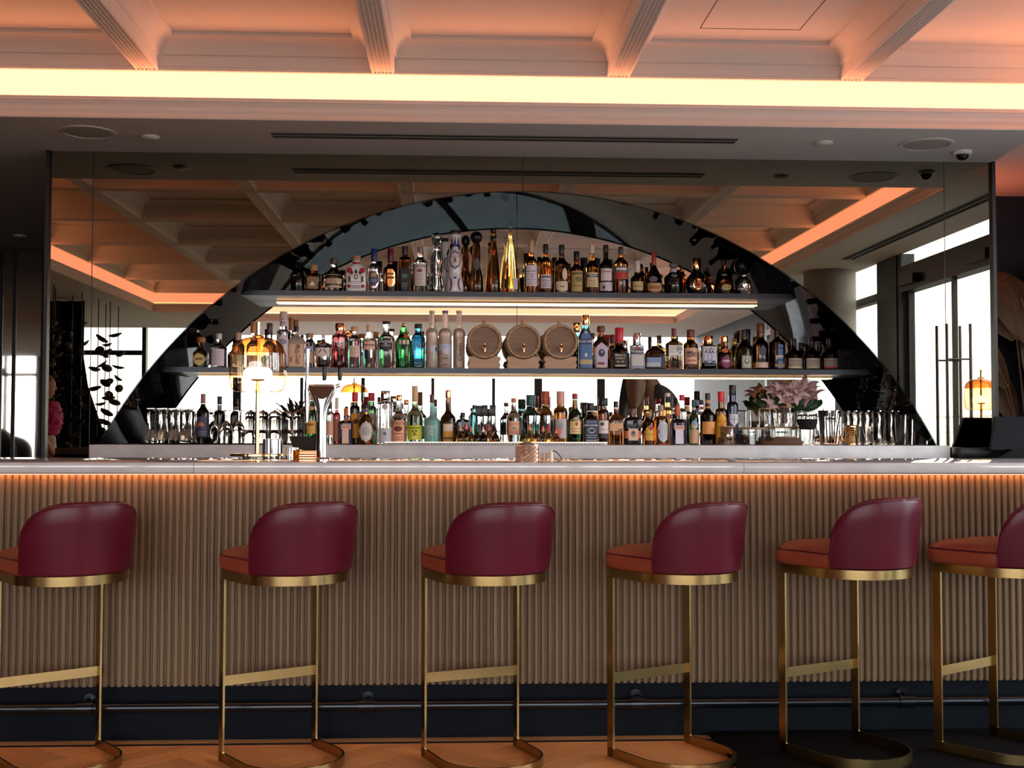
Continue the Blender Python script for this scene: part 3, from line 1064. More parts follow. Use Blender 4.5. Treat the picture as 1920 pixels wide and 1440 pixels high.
    for tx in txt:
        st, dx, y, size, col = tx[:5]
        v, f = text_mesh(st, size * k * 1.35, .012)
        if len(tx) > 5 and tx[5]:
            v = [(-b, a) for a, b in v]
        fyc = fy(y) * H
        vv = []
        for a, b in v:
            x = a + dx * k
            lim = A * .96
            x = max(-lim, min(lim, x))
            zz = fyc + b
            vv.append((x, front(x, min(max(zz / H, .01), fc), .0016), zz))
        MB().add(vv, f).build('lettering', paper(col), first or root, False)
    return root


W = (236, 228, 226)
CR = (222, 204, 170)
BK = (16, 16, 18)
DG = (52, 54, 60)
RD = (176, 30, 38)


def lines(y0, y1, n, hw, col=(120, 105, 100)):
    st = (y1 - y0) / n
    return [('rect', 0, y0 + st * i + st * .35, y0 + st * i + st * .35 + .9, hw * (1 if i % 2 == 0 else .7), col) for i in range(n)]


# ---- upper shelf
bottle('U', 558, 26, 480, 'liquor_decanter', 'black ribbed decanter with a ball stopper, first on the upper shelf', glassk='dark', ys=(515, 502, 497), rn=.36, cap=(14, 14, 16), rc=.5, capball=True, fl=1)
bottle('U', 588, 28, 497, 'tequila_bottle', 'square amber bottle with a light wooden cap and tan label on the upper shelf', sec='s', glassk='damber', ys=(519, 513, 508), rn=.56, rc=.54, cap='wood', lab=[('rect', -1, 521, 543, .72, (150, 118, 84)), ('tri', -1, 529, 537, .42, W)])
bottle('U', 626, 39, 484, 'tequila_bottle', 'squat round clear decanter with a cream wrap label on the upper shelf', glassk='clear', prof=[(0, .7), (.04, .9), (.2, 1.0), (.42, .97), (.58, .72), (.68, .40), (.74, .33), (.84, .32)], cap=(96, 80, 72), rc=.36, lab=[('rect', 0, 516, 541, .8, (214, 190, 160))] + lines(520, 538, 6, .4, (140, 110, 90)))
bottle('U', 668, 38, 479, 'tequila_bottle', 'white ceramic bottle with red roses and black scrollwork on the upper shelf', sec='f', dep=.6, glassk='white', ys=(505, 493, 488), rn=.36, rc=.42, cap='wood', lab=[('rect', 0, 491, 495, .36, RD), ('oval', -12, 502, 513, .28, RD), ('oval', 12, 502, 513, .28, RD), ('oval', -8, 508, 516, .16, (120, 24, 34)), ('oval', 8, 508, 516, .16, (120, 24, 34)), ('hex', 0, 506, 514, .12, BK), ('hex', 0, 515, 525, .2, (60, 56, 64)), ('hex', 0, 517, 523, .12, W), ('rect', 0, 528, 529.2, .8, BK), ('rect', 0, 531, 532, .6, BK), ('rect', 0, 535, 542, .46, (190, 184, 196)), ('hex', -12, 518, 530, .09, BK), ('hex', 12, 518, 530, .09, BK), ('oval', -13, 534, 541, .18, RD), ('oval', 13, 534, 541, .18, RD)])
bottle('U', 701, 25, 465, 'tequila_bottle', 'dark bottle with blue cap and silver six-sided label on the upper shelf', glassk='pale', ys=(504, 492, 490), rn=.44, cap=(32, 48, 110), lab=[('hex', 0, 505, 541, .9, 'silver'), ('hex', 0, 509, 537, .74, (70, 76, 100)), ('rect', 0, 512, 520, .42, (190, 160, 110)), ('rect', 0, 523, 530, .5, (130, 136, 170))])
bottle('U', 732, 27, 465, 'tequila_bottle', 'dark amber bottle with burgundy cap and golden six-sided label on the upper shelf', glassk='brown', ys=(505, 494, 490), rn=.42, cap=(92, 24, 38), lab=[('hex', 0, 505, 538, .9, 'gold'), ('rect', 0, 512, 516, .5, (150, 96, 40)), ('rect', 0, 519, 523, .6, (110, 66, 26))])
bottle('U', 759, 24, 460, 'whisky_bottle', 'bourbon bottle with dark green label and clear neck on the upper shelf', sec='s', glassk='damber', ys=(490, 480, 476), rn=.46, cap=(58, 52, 56), lab=[('rect', 0, 503, 530, .9, (30, 36, 34)), ('oval', 0, 513, 522, .5, (84, 120, 100))])
bottle('U', 788, 27, 461, 'whisky_bottle', 'clear whiskey bottle with a tall white label beside the hourglass decanter', glassk='clear', ys=(492, 480, 471), rn=.40, cap=(150, 138, 128), lab=[('rect', 0, 494, 536, .95, (226, 214, 208)), ('oval', -1, 504, 511, .4, (150, 96, 80))] + lines(514, 534, 5, .4), txt=[('TEELING', 0, 499, 4.6, (70, 56, 56))])
hg = [(0, .95), (.02, 1.0), (.12, .96), (.24, .80), (.31, .70), (.37, .78), (.48, .86), (.56, .80), (.66, .50), (.72, .34), (.78, .36), (.86, .58), (.93, .74)]
bottle('U', 818, 30, 434, 'tequila_bottle', 'tall clear hourglass decanter with silver stopper on the upper shelf', glassk='clear', prof=hg, cap='chrome', rc=.58, capball=True)
bottle('U', 833, 28, 441, 'tequila_bottle', 'white and blue hourglass bottle standing behind the clear hourglass decanter', glassk='white', prof=hg, cap=(40, 30, 34), rc=.5, dy=.11, lab=[('oval', 6, 476, 506, .5, (58, 62, 130)), ('oval', 6, 478, 504, .4, W)])
bl = (44, 52, 126)
bottle('U', 853, 33, 430, 'tequila_bottle', 'white ceramic hourglass bottle with blue wreath pattern in front on the upper shelf', glassk='white', prof=hg, cap=(52, 36, 36), rc=.62, lab=[('oval', 0, 468, 504, .64, bl), ('oval', 0, 470.5, 501.5, .55, (226, 214, 204)), ('oval', 0, 482, 492, .12, (110, 90, 120)), ('oval', -10, 520, 545, .28, bl), ('oval', -13, 519, 545, .30, W), ('oval', 10, 520, 545, .28, bl), ('oval', 13, 519, 545, .30, W), ('rect', 0, 519, 522, .16, bl), ('tri', -6, 442, 459, .16, bl), ('tri', 0, 442, 460, .18, bl), ('tri', 6, 442, 459, .16, bl), ('rect', 0, 456, 461, .5, bl)])
hd = [(0, .92), (.03, 1.0), (.2, .98), (.33, .82), (.40, .62), (.47, .58), (.60, .66), (.72, .56), (.80, .50)]
bottle('U', 873, 22, 436, 'liquor_decanter', 'dark waisted bottle with small ball stopper behind the pair of ball-topped bottles', glassk='damber', prof=hd, cap=(16, 14, 14), rc=.74, capball=True, dy=.07)
bottle('U', 893, 27, 431, 'liquor_decanter', 'dark waisted bottle with large black ball stopper and amber foot', glassk='brown', prof=hd, cap=(14, 13, 13), rc=.86, capball=True, lab=[('oval', 1, 482, 506, .42, (90, 84, 84))])
bottle('U', 925, 27, 426, 'tequila_bottle', 'tall dark amber bottle tapering straight to its neck', glassk='brown', prof=[(0, .95), (.02, 1.0), (.25, .92), (.55, .66), (.78, .42), (.84, .40), (.87, .5), (.90, .40), (.95, .40)], cap=(40, 20, 14), rc=.42)
bottle('U', 957, 37, 414, 'tequila_bottle', 'tallest clear bottle with golden tequila and round glass stopper', glassk='gold', prof=[(0, .95), (.02, 1.0), (.1, .98), (.35, .80), (.55, .60), (.68, .46), (.74, .36), (.80, .22), (.86, .22)], cap='glass', rc=.42, capball=True, lab=[('rect', 9, 520, 546, .22, (190, 200, 210))])
bottle('U', 996, 27, 448, 'whisky_bottle', 'single malt bottle with cream cap and tall lilac white label', glassk='lamber', ys=(492, 477, 471), rn=.38, cap=(206, 170, 130), lab=[('rect', 0, 496, 535, .95, (226, 216, 226))] + lines(521, 533, 3, .6) + [('rect', 0, 512, 512.8, .9, (150, 140, 160))], txt=[('12', 0, 517, 5, (70, 60, 80)), ('SINGLE MALT', 0, 507.5, 2.7, (90, 70, 90))])
bottle('U', 1023, 25, 455, 'whisky_bottle', 'round amber whisky bottle with black cap and low pale label', glassk='amber', ys=(490, 478, 472), rn=.38, cap=(36, 28, 34), lab=[('rect', 0, 513, 539, .95, (206, 196, 204)), ('rect', 0, 516, 519, .7, (90, 84, 100))] + lines(523, 537, 3, .6))
bottle('U', 1053, 27, 456, 'whisky_bottle', 'dark whisky bottle with green cap, oval label and cream band', glassk='brown', ys=(494, 480, 473), rn=.38, cap=(44, 52, 36), lab=[('rect', 0, 526, 546, .97, (224, 206, 180)), ('oval', 5, 501, 524, .34, (224, 206, 180)), ('rect', 0, 535, 537, .3, (120, 90, 70))])
bottle('U', 1081, 26, 468, 'whisky_bottle', 'short whisky bottle with a tall straw-coloured map label', glassk='damber', ys=(503, 492, 485), rn=.40, cap=(20, 22, 26), lab=[('rect', 0, 506, 545, .97, (186, 156, 100)), ('oval', 3, 516, 527, .5, (110, 116, 70)), ('rect', 0, 509, 513, .7, (90, 90, 60)), ('rect', 0, 533, 535, .7, (140, 104, 60))])
bottle('U', 1110, 27, 456, 'whisky_bottle', 'whisky bottle with white cap and cream label under a grey band', glassk='lamber', ys=(499, 484, 472), rn=.38, cap=(226, 206, 196), lab=[('rect', 0, 509, 536, .97, (226, 204, 156)), ('rect', 0, 512, 518, .8, (74, 78, 104))] + lines(522, 534, 3, .6), txt=[('OBAN', 0, 515, 4, W)])
bottle('U', 1136, 25, 456, 'whisky_bottle', 'dark whisky bottle with a split white label and black cap', glassk='dark', ys=(496, 482, 470), rn=.38, cap=(40, 22, 18), lab=[('rect', 0, 501, 524, .82, (226, 214, 214)), ('rect', 0, 527, 543, .94, (206, 200, 206)), ('oval', -5, 533, 540, .2, (70, 60, 66))], txt=[("Dewar's", 0, 506.5, 5, (150, 44, 60))])
bottle('U', 1164, 28, 459, 'whisky_bottle', 'whisky bottle with grey cap and a red panel on its label', glassk='amber', ys=(492, 478, 473), rn=.34, cap=(70, 66, 70), lab=[('rect', 0, 496, 521, .92, (120, 116, 122)), ('rect', 0, 508, 520, .8, (196, 62, 48)), ('rect', 0, 500, 504, .7, W)])
bottle('U', 1195, 25, 485, 'whisky_bottle', 'short bourbon bottle with black and white cap beside the red wax neck', glassk='brown', ys=(519, 510, 507), rn=.44, cap=(214, 206, 200), lab=[('rect', 0, 525, 547, .95, (196, 176, 124)), ('rect', 0, 533, 535, .6, (140, 116, 70))])
bottle('U', 1226, 32, 468, 'whisky_bottle', 'bourbon bottle with a tall red wax neck and tan label', glassk='brown', prof=[(0, .95), (.03, 1.0), (.3, .96), (.5, .66), (.62, .36), (.68, .28), (.70, .27)], cap=(170, 62, 44), rc=.27, lab=[('rect', 0, 528, 546, .97, (190, 148, 108)), ('rect', 0, 534, 539, .6, (164, 96, 66)), ('oval', -3, 515, 526, .5, (110, 104, 120))])
bottle('U', 1263, 34, 487, 'liquor_decanter', 'black swirl-ribbed decanter with a crown stopper and white neck tag', glassk='dark', ys=(517, 505, 500), rn=.42, cap=(120, 112, 116), rc=.5, capball=True, fl=1, lab=[('rect', -1, 500, 507, .34, (196, 184, 186)), ('oval', -1, 511, 517, .34, (140, 130, 140))])
bottle('U', 1306, 40, 480, 'cognac_bottle', 'fluted round black decanter with a glowing golden disc', glassk='dark', prof=[(0, .6), (.05, .8), (.2, .98), (.3, 1.0), (.42, .92), (.54, .62), (.62, .40), (.70, .38)], cap='gold', rc=.40, fl=1, dep=.6, sec='f', lab=[('oval', 1, 519, 540, .46, 'gold'), ('oval', 1, 521, 538, .40, (214, 110, 48)), ('oval', -1, 527, 534, .24, (110, 44, 16))])
bottle('U', 1357, 38, 482, 'cognac_bottle', 'bell-shaped cognac decanter with an oval cream label', glassk='damber', prof=[(0, .95), (.03, 1.0), (.25, .97), (.42, .86), (.54, .60), (.62, .34), (.68, .26), (.85, .22)], cap=(46, 34, 36), rc=.25, lab=[('oval', 2, 530, 541, .46, (214, 192, 140)), ('oval', 2, 532, 539, .36, (180, 150, 96)), ('oval', -1, 509, 514, .3, (150, 140, 120))])
bottle('U', 1392, 34, 479, 'liquor_decanter', 'cut crystal decanter with a large round black stopper at the end of the upper shelf', glassk='clear', prof=[(0, .9), (.03, .96), (.2, 1.0), (.38, .86), (.46, .5), (.5, .42), (.54, .42)], cap=(10, 10, 12), rc=.92, capball=True, fl=1)
for i, (x, t_, c) in enumerate(((1039, 476, (20, 24, 24)), (1098, 474, (24, 24, 26)), (1122, 476, (26, 20, 20)), (1146, 478, (22, 24, 30)), (1203, 489, (34, 24, 24)), (1222, 483, (30, 20, 22)), (1325, 500, (20, 20, 24)), (1278, 496, (150, 84, 50)))):
    bottle('U', x, 17, t_, 'whisky_bottle', 'dark rear-row bottle on the upper shelf, ' + ['behind the oval-label whisky', 'left of the white-capped whisky', 'behind the split-label whisky', 'behind the red-panel whisky', 'behind the black and white cap', 'left of the red wax neck', 'right of the golden disc', 'copper-capped beside the swirl decanter'][i], glassk='damber' if i < 7 else 'amber', ys=(508, 498, 492), rn=.40, cap=c, dy=.17)

# ---- middle shelf
bottle('M', 376, 28, 633, 'rum_bottle', 'brown bottle with round cream label and copper stopper, first on the middle shelf', sec='f', dep=.7, glassk='brown', ys=(664, 652, 643), rn=.36, rc=.62, cap=(164, 96, 54), lab=[('oval', -1, 664, 687, .78, (206, 182, 110)), ('rect', -1, 672, 677, .5, (150, 96, 50))])
bottle('M', 410, 31, 626, 'gin_bottle', 'clear bottle with white stopper and tall pale pink label, left of the lamp', glassk='clear', ys=(654, 644, 637), rn=.34, cap=(216, 196, 196), lab=[('rect', 0, 656, 688, .95, (220, 204, 216))] + lines(660, 686, 7, .5, (170, 140, 160)))
for i, (x, w_, t_, c, g_) in enumerate(((446, 24, 624, (190, 150, 120), 'clear'), (475, 26, 603, (184, 112, 70), 'clear'), (505, 25, 606, (84, 50, 56), 'clear'))):
    bottle('M', x, w_, t_, 'gin_bottle', 'clear bottle behind the amber lamp shade, ' + ['leftmost with a pale stopper', 'middle one with a tall cork', 'right one with a dark red cap'][i], glassk=g_, ys=(650, 638, t_ + 22), rn=.44, cap=c, lab=[('rect', 0, 660, 684, .8, [(200, 196, 190), (210, 150, 110), (190, 196, 210)][i])])
bottle('M', 531, 28, 584, 'gin_bottle', 'tall bottle with a flower-patterned cap and long white label', glassk='clear', ys=(628, 618, 612), rn=.5, cap=(216, 190, 186), lab=[('arch', 0, 626, 688, .9, (222, 206, 212)), ('oval', 0, 636, 648, .6, (150, 140, 170)), ('rect', 0, 596, 600, .42, (206, 104, 76)), ('rect', 0, 604, 607, .42, (126, 140, 190))])
bottle('M', 545, 20, 592, 'gin_bottle', 'bottle with an amber capsule behind the flower-capped bottle', glassk='clear', ys=(632, 622, 616), rn=.42, cap=(160, 96, 44), dy=.20)
bottle('M', 556, 31, 612, 'shochu_bottle', 'square frosted cream bottle with vertical Japanese brush lettering', sec='s', dep=.8, glassk='frost', ys=(640, 626, 622), rn=.24, cap=(40, 38, 42), lab=[('rect', 0, 646, 688, .88, (226, 180, 150)), ('rect', -9, 670, 680, .08, (150, 60, 50))], txt=[('あ', 4, 652, 8.5, (24, 18, 20)), ('か', 2, 661, 7.5, (24, 18, 20)), ('い', 4, 670, 7.5, (24, 18, 20)), ('ち', 3, 680, 8.5, (24, 18, 20))])
bottle('M', 581, 22, 625, 'gin_bottle', 'small clear bottle with an orange wooden cap behind the clear tap handle', glassk='clear', ys=(646, 636, 633), rn=.5, rc=.58, cap='cork', lab=[('rect', 0, 650, 658, .7, (160, 170, 200)), ('rect', 4, 660, 682, .5, (200, 150, 120))])
bottle('M', 606, 32, 627, 'gin_bottle', 'six-sided clear gin bottle with a pale label and one brush character', sec='h', glassk='clear', ys=(648, 638, 634), rn=.20, cap=(224, 206, 200), lab=[('rect', 0, 645, 669, .94, (228, 208, 198)), ('rect', 0, 647, 649, .4, (170, 150, 150))], txt=[('六', 0, 657, 12, (28, 22, 24)), ('.', 9, 664, 6, (28, 22, 24))])
bottle('M', 637, 31, 606, 'gin_bottle', 'burgundy gin bottle with copper cap and white printed lettering', glassk='wine', ys=(634, 626, 622), rn=.56, cap='copper', rc=.6, txt=[('MAZE', 0, 641.5, 6.2, W), ('GIN', 2, 647.5, 6.2, W)])
bottle('M', 665, 27, 612, 'gin_bottle', 'round-shouldered clear bottle with wooden cap and small square label', glassk='clear', ys=(640, 626, 621), rn=.38, rc=.55, cap=(222, 166, 132), lab=[('rect', 0, 649, 670, .64, (226, 196, 182))] + lines(653, 668, 4, .42, (180, 140, 120)))
bottle('M', 693, 28, 608, 'gin_bottle', 'cut glass gin bottle with tall white cap and peach band label', glassk='clear', ys=(640, 634, 622), rn=.46, cap=(232, 196, 172), fl=1, lab=[('rect', 0, 640, 656, .94, (234, 190, 164)), ('rect', 0, 646, 649, .7, (150, 110, 100))])
bottle('M', 724, 34, 602, 'gin_bottle', 'wide clear gin bottle with a dark shield label and black disc cap', glassk='clear', ys=(636, 622, 607), rn=.36, cap=(26, 24, 26), rc=.46, lab=[('hex', 0, 636, 658, .72, (30, 34, 44)), ('rect', 0, 639, 656, .7, (34, 38, 50)), ('oval', 0, 644, 647, .1, W), ('rect', 0, 647.5, 649.5, .55, (150, 150, 160)), ('rect', 0, 651, 652, .4, (120, 120, 130))], txt=[('AVIATION', 0, 641.8, 4.6, W)])
bottle('M', 756, 30, 605, 'gin_bottle', 'bright green gin bottle with ornate gold top and red seal', glassk='bgreen', ys=(640, 622, 613), rn=.44, cap='gold', rc=.3, capball=True, fl=1, lab=[('rect', 2, 638, 646, .62, (222, 206, 190)), ('oval', 5, 626, 635, .3, (206, 78, 40))])
bottle('M', 784, 26, 607, 'gin_bottle', 'sky blue square gin bottle with black cap', sec='s', glassk='blue', ys=(634, 622, 615), rn=.48, rc=.56, cap=(26, 30, 36), lab=[('oval', 2, 642, 654, .34, (110, 150, 180)), ('oval', 2, 644, 652, .24, (86, 160, 200))])
for i, (x, nw) in enumerate(((809.5, 23), (834.5, 25), (860.5, 23))):
    tx = [[('BELVEDERE', 0, 598, 3.6, (50, 56, 66), 1)], [], [('Chopin', 2, 660, 8.5, (52, 44, 44), 1), ('VODKA', 0, 599, 4, (36, 34, 36), 1)]][i]
    lb = [[('rect', 3, 648, 660, .5, (196, 206, 226)), ('rect', 8, 651, 659, .12, (40, 50, 50))], [('rect', 0, 645, 658, .9, (190, 196, 226)), ('oval', 3, 652, 665, .6, (206, 206, 226)), ('rect', 0, 671, 673, .4, (120, 80, 70)), ('rect', 0, 683, 685, .4, (120, 80, 70))], []][i]
    bottle('M', x, nw, 581.5, 'vodka_bottle', ['tall frosted vodka bottle nearest the blue gin bottle', 'tall frosted vodka bottle in the middle of three with a lilac emblem', 'tall frosted vodka bottle with slanted script next to the barrels'][i], glassk='frost', ys=(628, 615, 586), rn=.46, cap=[(214, 190, 176), (120, 116, 160), (206, 176, 160)][i], lab=lb, txt=tx)


HEADWOOD = wood('barrel_head_oak', (.20, .115, .07), (.29, .175, .11), (6, 60, 60), .6, .05)


def barrel(px, lab):
    Y = ROWY['M'] + .02
    k = scl(px, Y)
    loc = at(px, 690.5, Y)
    t = thing('oak_barrel', lab, 'barrel', (loc.x, Y, SH['M']), 0, 'small oak barrels on the middle shelf')
    zc = (690.5 - 641) * k
    R = 33.5 * k
    L = .10
    # staves as parts
    ns = 14
    for s in range(ns):
        a0, a1 = 2 * math.pi * s / ns + .012, 2 * math.pi * (s + 1) / ns - .012
        rows = []
        for q in range(9):
            e = q / 8
            r = R * (.92 + .10 * math.sin(math.pi * e))
            y = -L + 2 * L * e
            row = []
            for rr in (r, r - .010):
                for a in ((a0, (a0 + a1) / 2, a1) if rr == r else (a1, (a0 + a1) / 2, a0)):
                    row.append((rr * math.cos(a), y, zc + rr * math.sin(a)))
            rows.append(row)
        MB().rings(rows, True, True, True).build('stave', BARRELWOOD, t)
    MB().rings([[(R * .83 * math.cos(2 * math.pi * k_ / 32), y, zc + R * .83 * math.sin(2 * math.pi * k_ / 32)) for k_ in range(32)] for y in (-L + .012, -L + .020)], True, True, True).build('barrel_head', HEADWOOD, t)
    MB().rings([[(R * .85 * math.cos(2 * math.pi * k_ / 32), y, zc + R * .85 * math.sin(2 * math.pi * k_ / 32)) for k_ in range(32)] for y in (L - .02, L - .012)], True, True, True).build('barrel_head', HEADWOOD, t)
    HOOP = P('barrel_hoop', (.10, .075, .06), .35, .8)
    for y in (-L * .60, L * .60):
        e = (y + L) / (2 * L)
        r = R * (.92 + .10 * math.sin(math.pi * e)) + .0012
        MB().rings([[((r if q in (0, 1) else r - .004) * math.cos(2 * math.pi * k_ / 32), y + (-.007, .007, .007, -.007)[q], zc + (r if q in (0, 1) else r - .004) * math.sin(2 * math.pi * k_ / 32)) for k_ in range(32)] for q in range(4)], True, loop=True).build('hoop', HOOP, t)
    MB().lathe([(.010, zc + R - .004), (.0115, zc + R + .022), (.010, zc + R + .025)], 14).build('bung', BARRELWOOD, t)
    sp = MB().tube([(0, -L + .014, zc - R * .42), (0, -L - .022, zc - R * .42)], [.009, .007], 12).build('spigot', COPPER, t)
    MB().lathe([(.0075, zc - R * .42 - .020), (.0085, zc - R * .42 - .012), (.006, zc - R * .42 + .006), (.004, zc - R * .42 + .012)], 12, (0, -L - .018, 0)).build('spout', COPPER, sp)
    MB().lathe([(.004, zc - R * .42 + .012), (.009, zc - R * .42 + .02), (.009, zc - R * .42 + .028), (.004, zc - R * .42 + .032)], 12, (0, -L - .018, 0)).build('tap_key', COPPER, sp)
    # cradle: two shaped boards and two rails
    hw = 30.5 * k
    hc = 22 * k
    for y in (-L * .82, L * .62):
        top = []
        for q in range(13):
            x = hw * .80 * (1 - 2 * q / 12)
            top.append((x, max(.012, zc - math.sqrt(max(0, (R * .985) ** 2 - x * x)) - .001)))
        poly = [(-hw * .92, 0), (hw * .92, 0), (hw, hc * .30), (hw * .90, hc * .5), (hw, hc * .75), (hw * .95, hc)] + [(x, min(hc, z)) for x, z in top] + [(-hw * .95, hc), (-hw, hc * .75), (-hw * .90, hc * .5), (-hw, hc * .30)]
        MB().prism(poly, 'y', y, y + .018).build('cradle_board', wood('cradle_oak', (.46, .27, .17), (.56, .36, .24), (6, 60, 60), .6, .04), t, False)
    for x in (-hw * .5, hw * .5):
        MB().box(x - .008, x + .008, -L * .82 + .018, L * .62, .0, .012).build('cradle_rail', MATS['cradle_oak'], t, False)


barrel(908, 'small oak barrel with copper tap on a cradle, left of the three')
barrel(980, 'small oak barrel with copper tap on a cradle, middle of the three')
barrel(1049, 'small oak barrel with copper tap on a cradle, right of the three')
bottle('M', 1098, 26, 589, 'whisky_bottle', 'tall square blue-labelled whisky bottle with slanted band, right of the barrels', sec='s', dep=.7, glassk='teal', ys=(632, 614, 608), rn=.54, cap='gold', lab=[('arch', 0, 618, 689, .90, (86, 116, 160)), ('rect', 0, 634, 645, .88, (60, 80, 120)), ('rect', 0, 673, 682, .9, (190, 170, 120)), ('oval', 0, 620, 625, .2, (190, 200, 206)), ('oval', 0, 661, 668, .2, (206, 210, 216))], txt=[('BLUE LABEL', 0, 639.5, 3.6, W)])
bottle('M', 1127, 31, 610, 'whisky_bottle', 'horseshoe-shaped bourbon bottle with round brown stopper and lilac label', sec='f', dep=.6, glassk='damber', prof=[(0, .74), (.02, .78), (.25, .86), (.48, 1.0), (.56, .97), (.64, .78), (.70, .42), (.76, .36), (.86, .34)], cap=(110, 60, 34), rc=.5, lab=[('arch', 0, 642, 688, .76, (196, 186, 206)), ('oval', 0, 653, 668, .4, (60, 48, 76)), ('oval', 1, 656, 661, .14, (180, 170, 190)), ('rect', -1, 678, 682.5, .42, (150, 44, 60)), ('rect', 0, 684, 687, .6, (206, 190, 160))])
bottle('M', 1161, 31, 613, 'whisky_bottle', 'square bourbon bottle dipped in red wax with a black label', sec='s', glassk='brown', ys=(658, 645, 640), rn=.52, cap=(206, 36, 54), lab=[('rect', 0, 661, 687, .86, (26, 24, 30)), ('rect', 0, 683, 686, .6, (190, 176, 130))], txt=[("Maker's", 0, 665, 4.6, CR), ('WHISKY', 0, 671, 3.6, CR), ('No. 46', 0, 677, 3.6, CR)])
bottle('M', 1149, 22, 624, 'whisky_bottle', 'dark red waxed bottle behind the red wax bourbon', glassk='damber', ys=(652, 645, 640), rn=.5, cap=(120, 24, 40), dy=.12)
bottle('M', 1194, 26, 623, 'whisky_bottle', 'flat whiskey bottle with silver cap and a grey and white label', sec='s', dep=.7, glassk='pale', ys=(647, 645, 645), rn=.56, cap='chrome', lab=[('rect', 0, 648, 689, .94, (150, 156, 176)), ('rect', 0, 653, 662, .9, (64, 66, 76)), ('rect', 0, 664, 684, .86, (206, 200, 196)), ('oval', 0, 649, 653, .4, (176, 70, 70))], txt=[("Writers'", 0, 657.5, 6.2, W)])
bottle('M', 1228, 39, 631, 'whisky_bottle', 'broad dark bottle with clear stopper and a blue label', sec='f', dep=.6, glassk='brown', prof=[(0, .95), (.03, 1.0), (.45, 1.0), (.58, .82), (.66, .45), (.70, .34), (.74, .34)], cap='glass', rc=.38, lab=[('rect', 0, 668, 688, .94, (44, 50, 66)), ('rect', -3, 669, 678, .68, (130, 150, 190)), ('rect', -4, 678, 686, .66, (186, 190, 200))])
bottle('M', 1264, 32, 614, 'whisky_bottle', 'clear rectangular Japanese whisky bottle, pale gold inside', sec='s', dep=.7, glassk='gold', ys=(644, 634, 630), rn=.30, cap=(120, 60, 60), lab=[('rect', 2, 646, 665, .86, (226, 220, 216)), ('rect', -4, 649, 650, .4, (130, 120, 120)), ('rect', -4, 653, 654, .4, (130, 120, 120)), ('rect', -6, 658, 659, .3, (130, 120, 120))], txt=[('季', 10, 655, 12, (30, 28, 40))])
bottle('M', 1295, 27, 616, 'whisky_bottle', 'amber Japanese whisky bottle with brown cap and a pink brushed label', glassk='amber', ys=(645, 636, 631), rn=.54, cap=(110, 50, 34), lab=[('rect', 0, 651, 681, .9, (222, 170, 146)), ('rect', 0, 673, 676, .6, (180, 120, 100))], txt=[('響', -4, 663, 8.5, (60, 30, 36)), ('和', 5, 664, 7.5, (60, 30, 36))])
bottle('M', 1328, 29, 628, 'whisky_bottle', 'square rye bottle with copper cap and a large grey engraved label', sec='s', glassk='damber', ys=(648, 645, 643), rn=.6, cap='copper', lab=[('rect', 0, 648, 690, .92, (190, 190, 206)), ('rect', 0, 651, 660, .62, (80, 80, 96)), ('oval', 0, 660, 676, .3, (120, 124, 140)), ('oval', 0, 661, 674, .22, (196, 196, 210)), ('oval', -7, 674, 680, .3, (90, 96, 120)), ('oval', 7, 674, 680, .3, (90, 96, 120)), ('rect', 0, 682, 684, .7, (110, 112, 130))], txt=[('FEW', 0, 655.3, 8, W)])
bottle('M', 1358, 27, 628, 'rum_bottle', 'round rum bottle with purple medallion label and orange neck seal', glassk='damber', ys=(664, 652, 640), rn=.52, cap='copper', rings=2, lab=[('oval', 1, 665, 689, .74, (110, 40, 76)), ('oval', 1, 667, 687, .64, (130, 56, 96)), ('rect', 1, 673, 677, .5, (206, 170, 180)), ('oval', 0, 651, 660, .5, (206, 112, 60))])
bottle('M', 1377, 17, 632, 'rum_bottle', 'slim olive bottle between the purple medallion and the round green bottle', glassk='olive', ys=(652, 644, 638), rn=.5, cap=(150, 90, 50), dy=.06, lab=[('oval', 0, 672, 684, .6, (180, 140, 90))])
bottle('M', 1395, 32, 616, 'rum_bottle', 'round olive green bottle with a small framed portrait label', glassk='olive', ys=(652, 634, 631), rn=.32, cap=(24, 22, 24), lab=[('rect', 2, 664, 689, .62, (70, 72, 66)), ('rect', 2, 665.5, 687.5, .55, (176, 172, 160)), ('oval', 2, 670, 681, .3, (110, 108, 100)), ('oval', 2, 671, 677, .16, (206, 200, 190))])
bottle('M', 1401, 24, 613, 'rum_bottle', 'dark bottle with tall black cap behind the round green bottle', glassk='dark', ys=(650, 640, 632), rn=.5, cap=BK, dy=.13)
bottle('M', 1426, 30, 604, 'rum_bottle', 'large dark rum bottle with brown cork and low tan label', glassk='brown', ys=(646, 630, 622), rn=.44, cap=(104, 66, 38), rc=.5, lab=[('rect', 0, 677, 687, .96, (206, 180, 156)), ('oval', 1, 646, 666, .44, (70, 74, 80)), ('rect', -13, 679, 688, .12, (190, 120, 40))])
bottle('M', 1457, 30, 616, 'rum_bottle', 'dark bottle netted with gold wire around a blue strip label', glassk='brown', ys=(640, 630, 626), rn=.30, cap=(44, 26, 26), rc=.36, lab=[('rect', 3, 644, 688, .34, (86, 116, 160)), ('rect', 3, 664, 668, .36, (200, 190, 180)), ('rect', 2, 680, 686, .62, (150, 120, 96)), ('rect', 3, 650, 652, .3, (30, 34, 50)), ('rect', 3, 672, 674, .3, (30, 34, 50))])
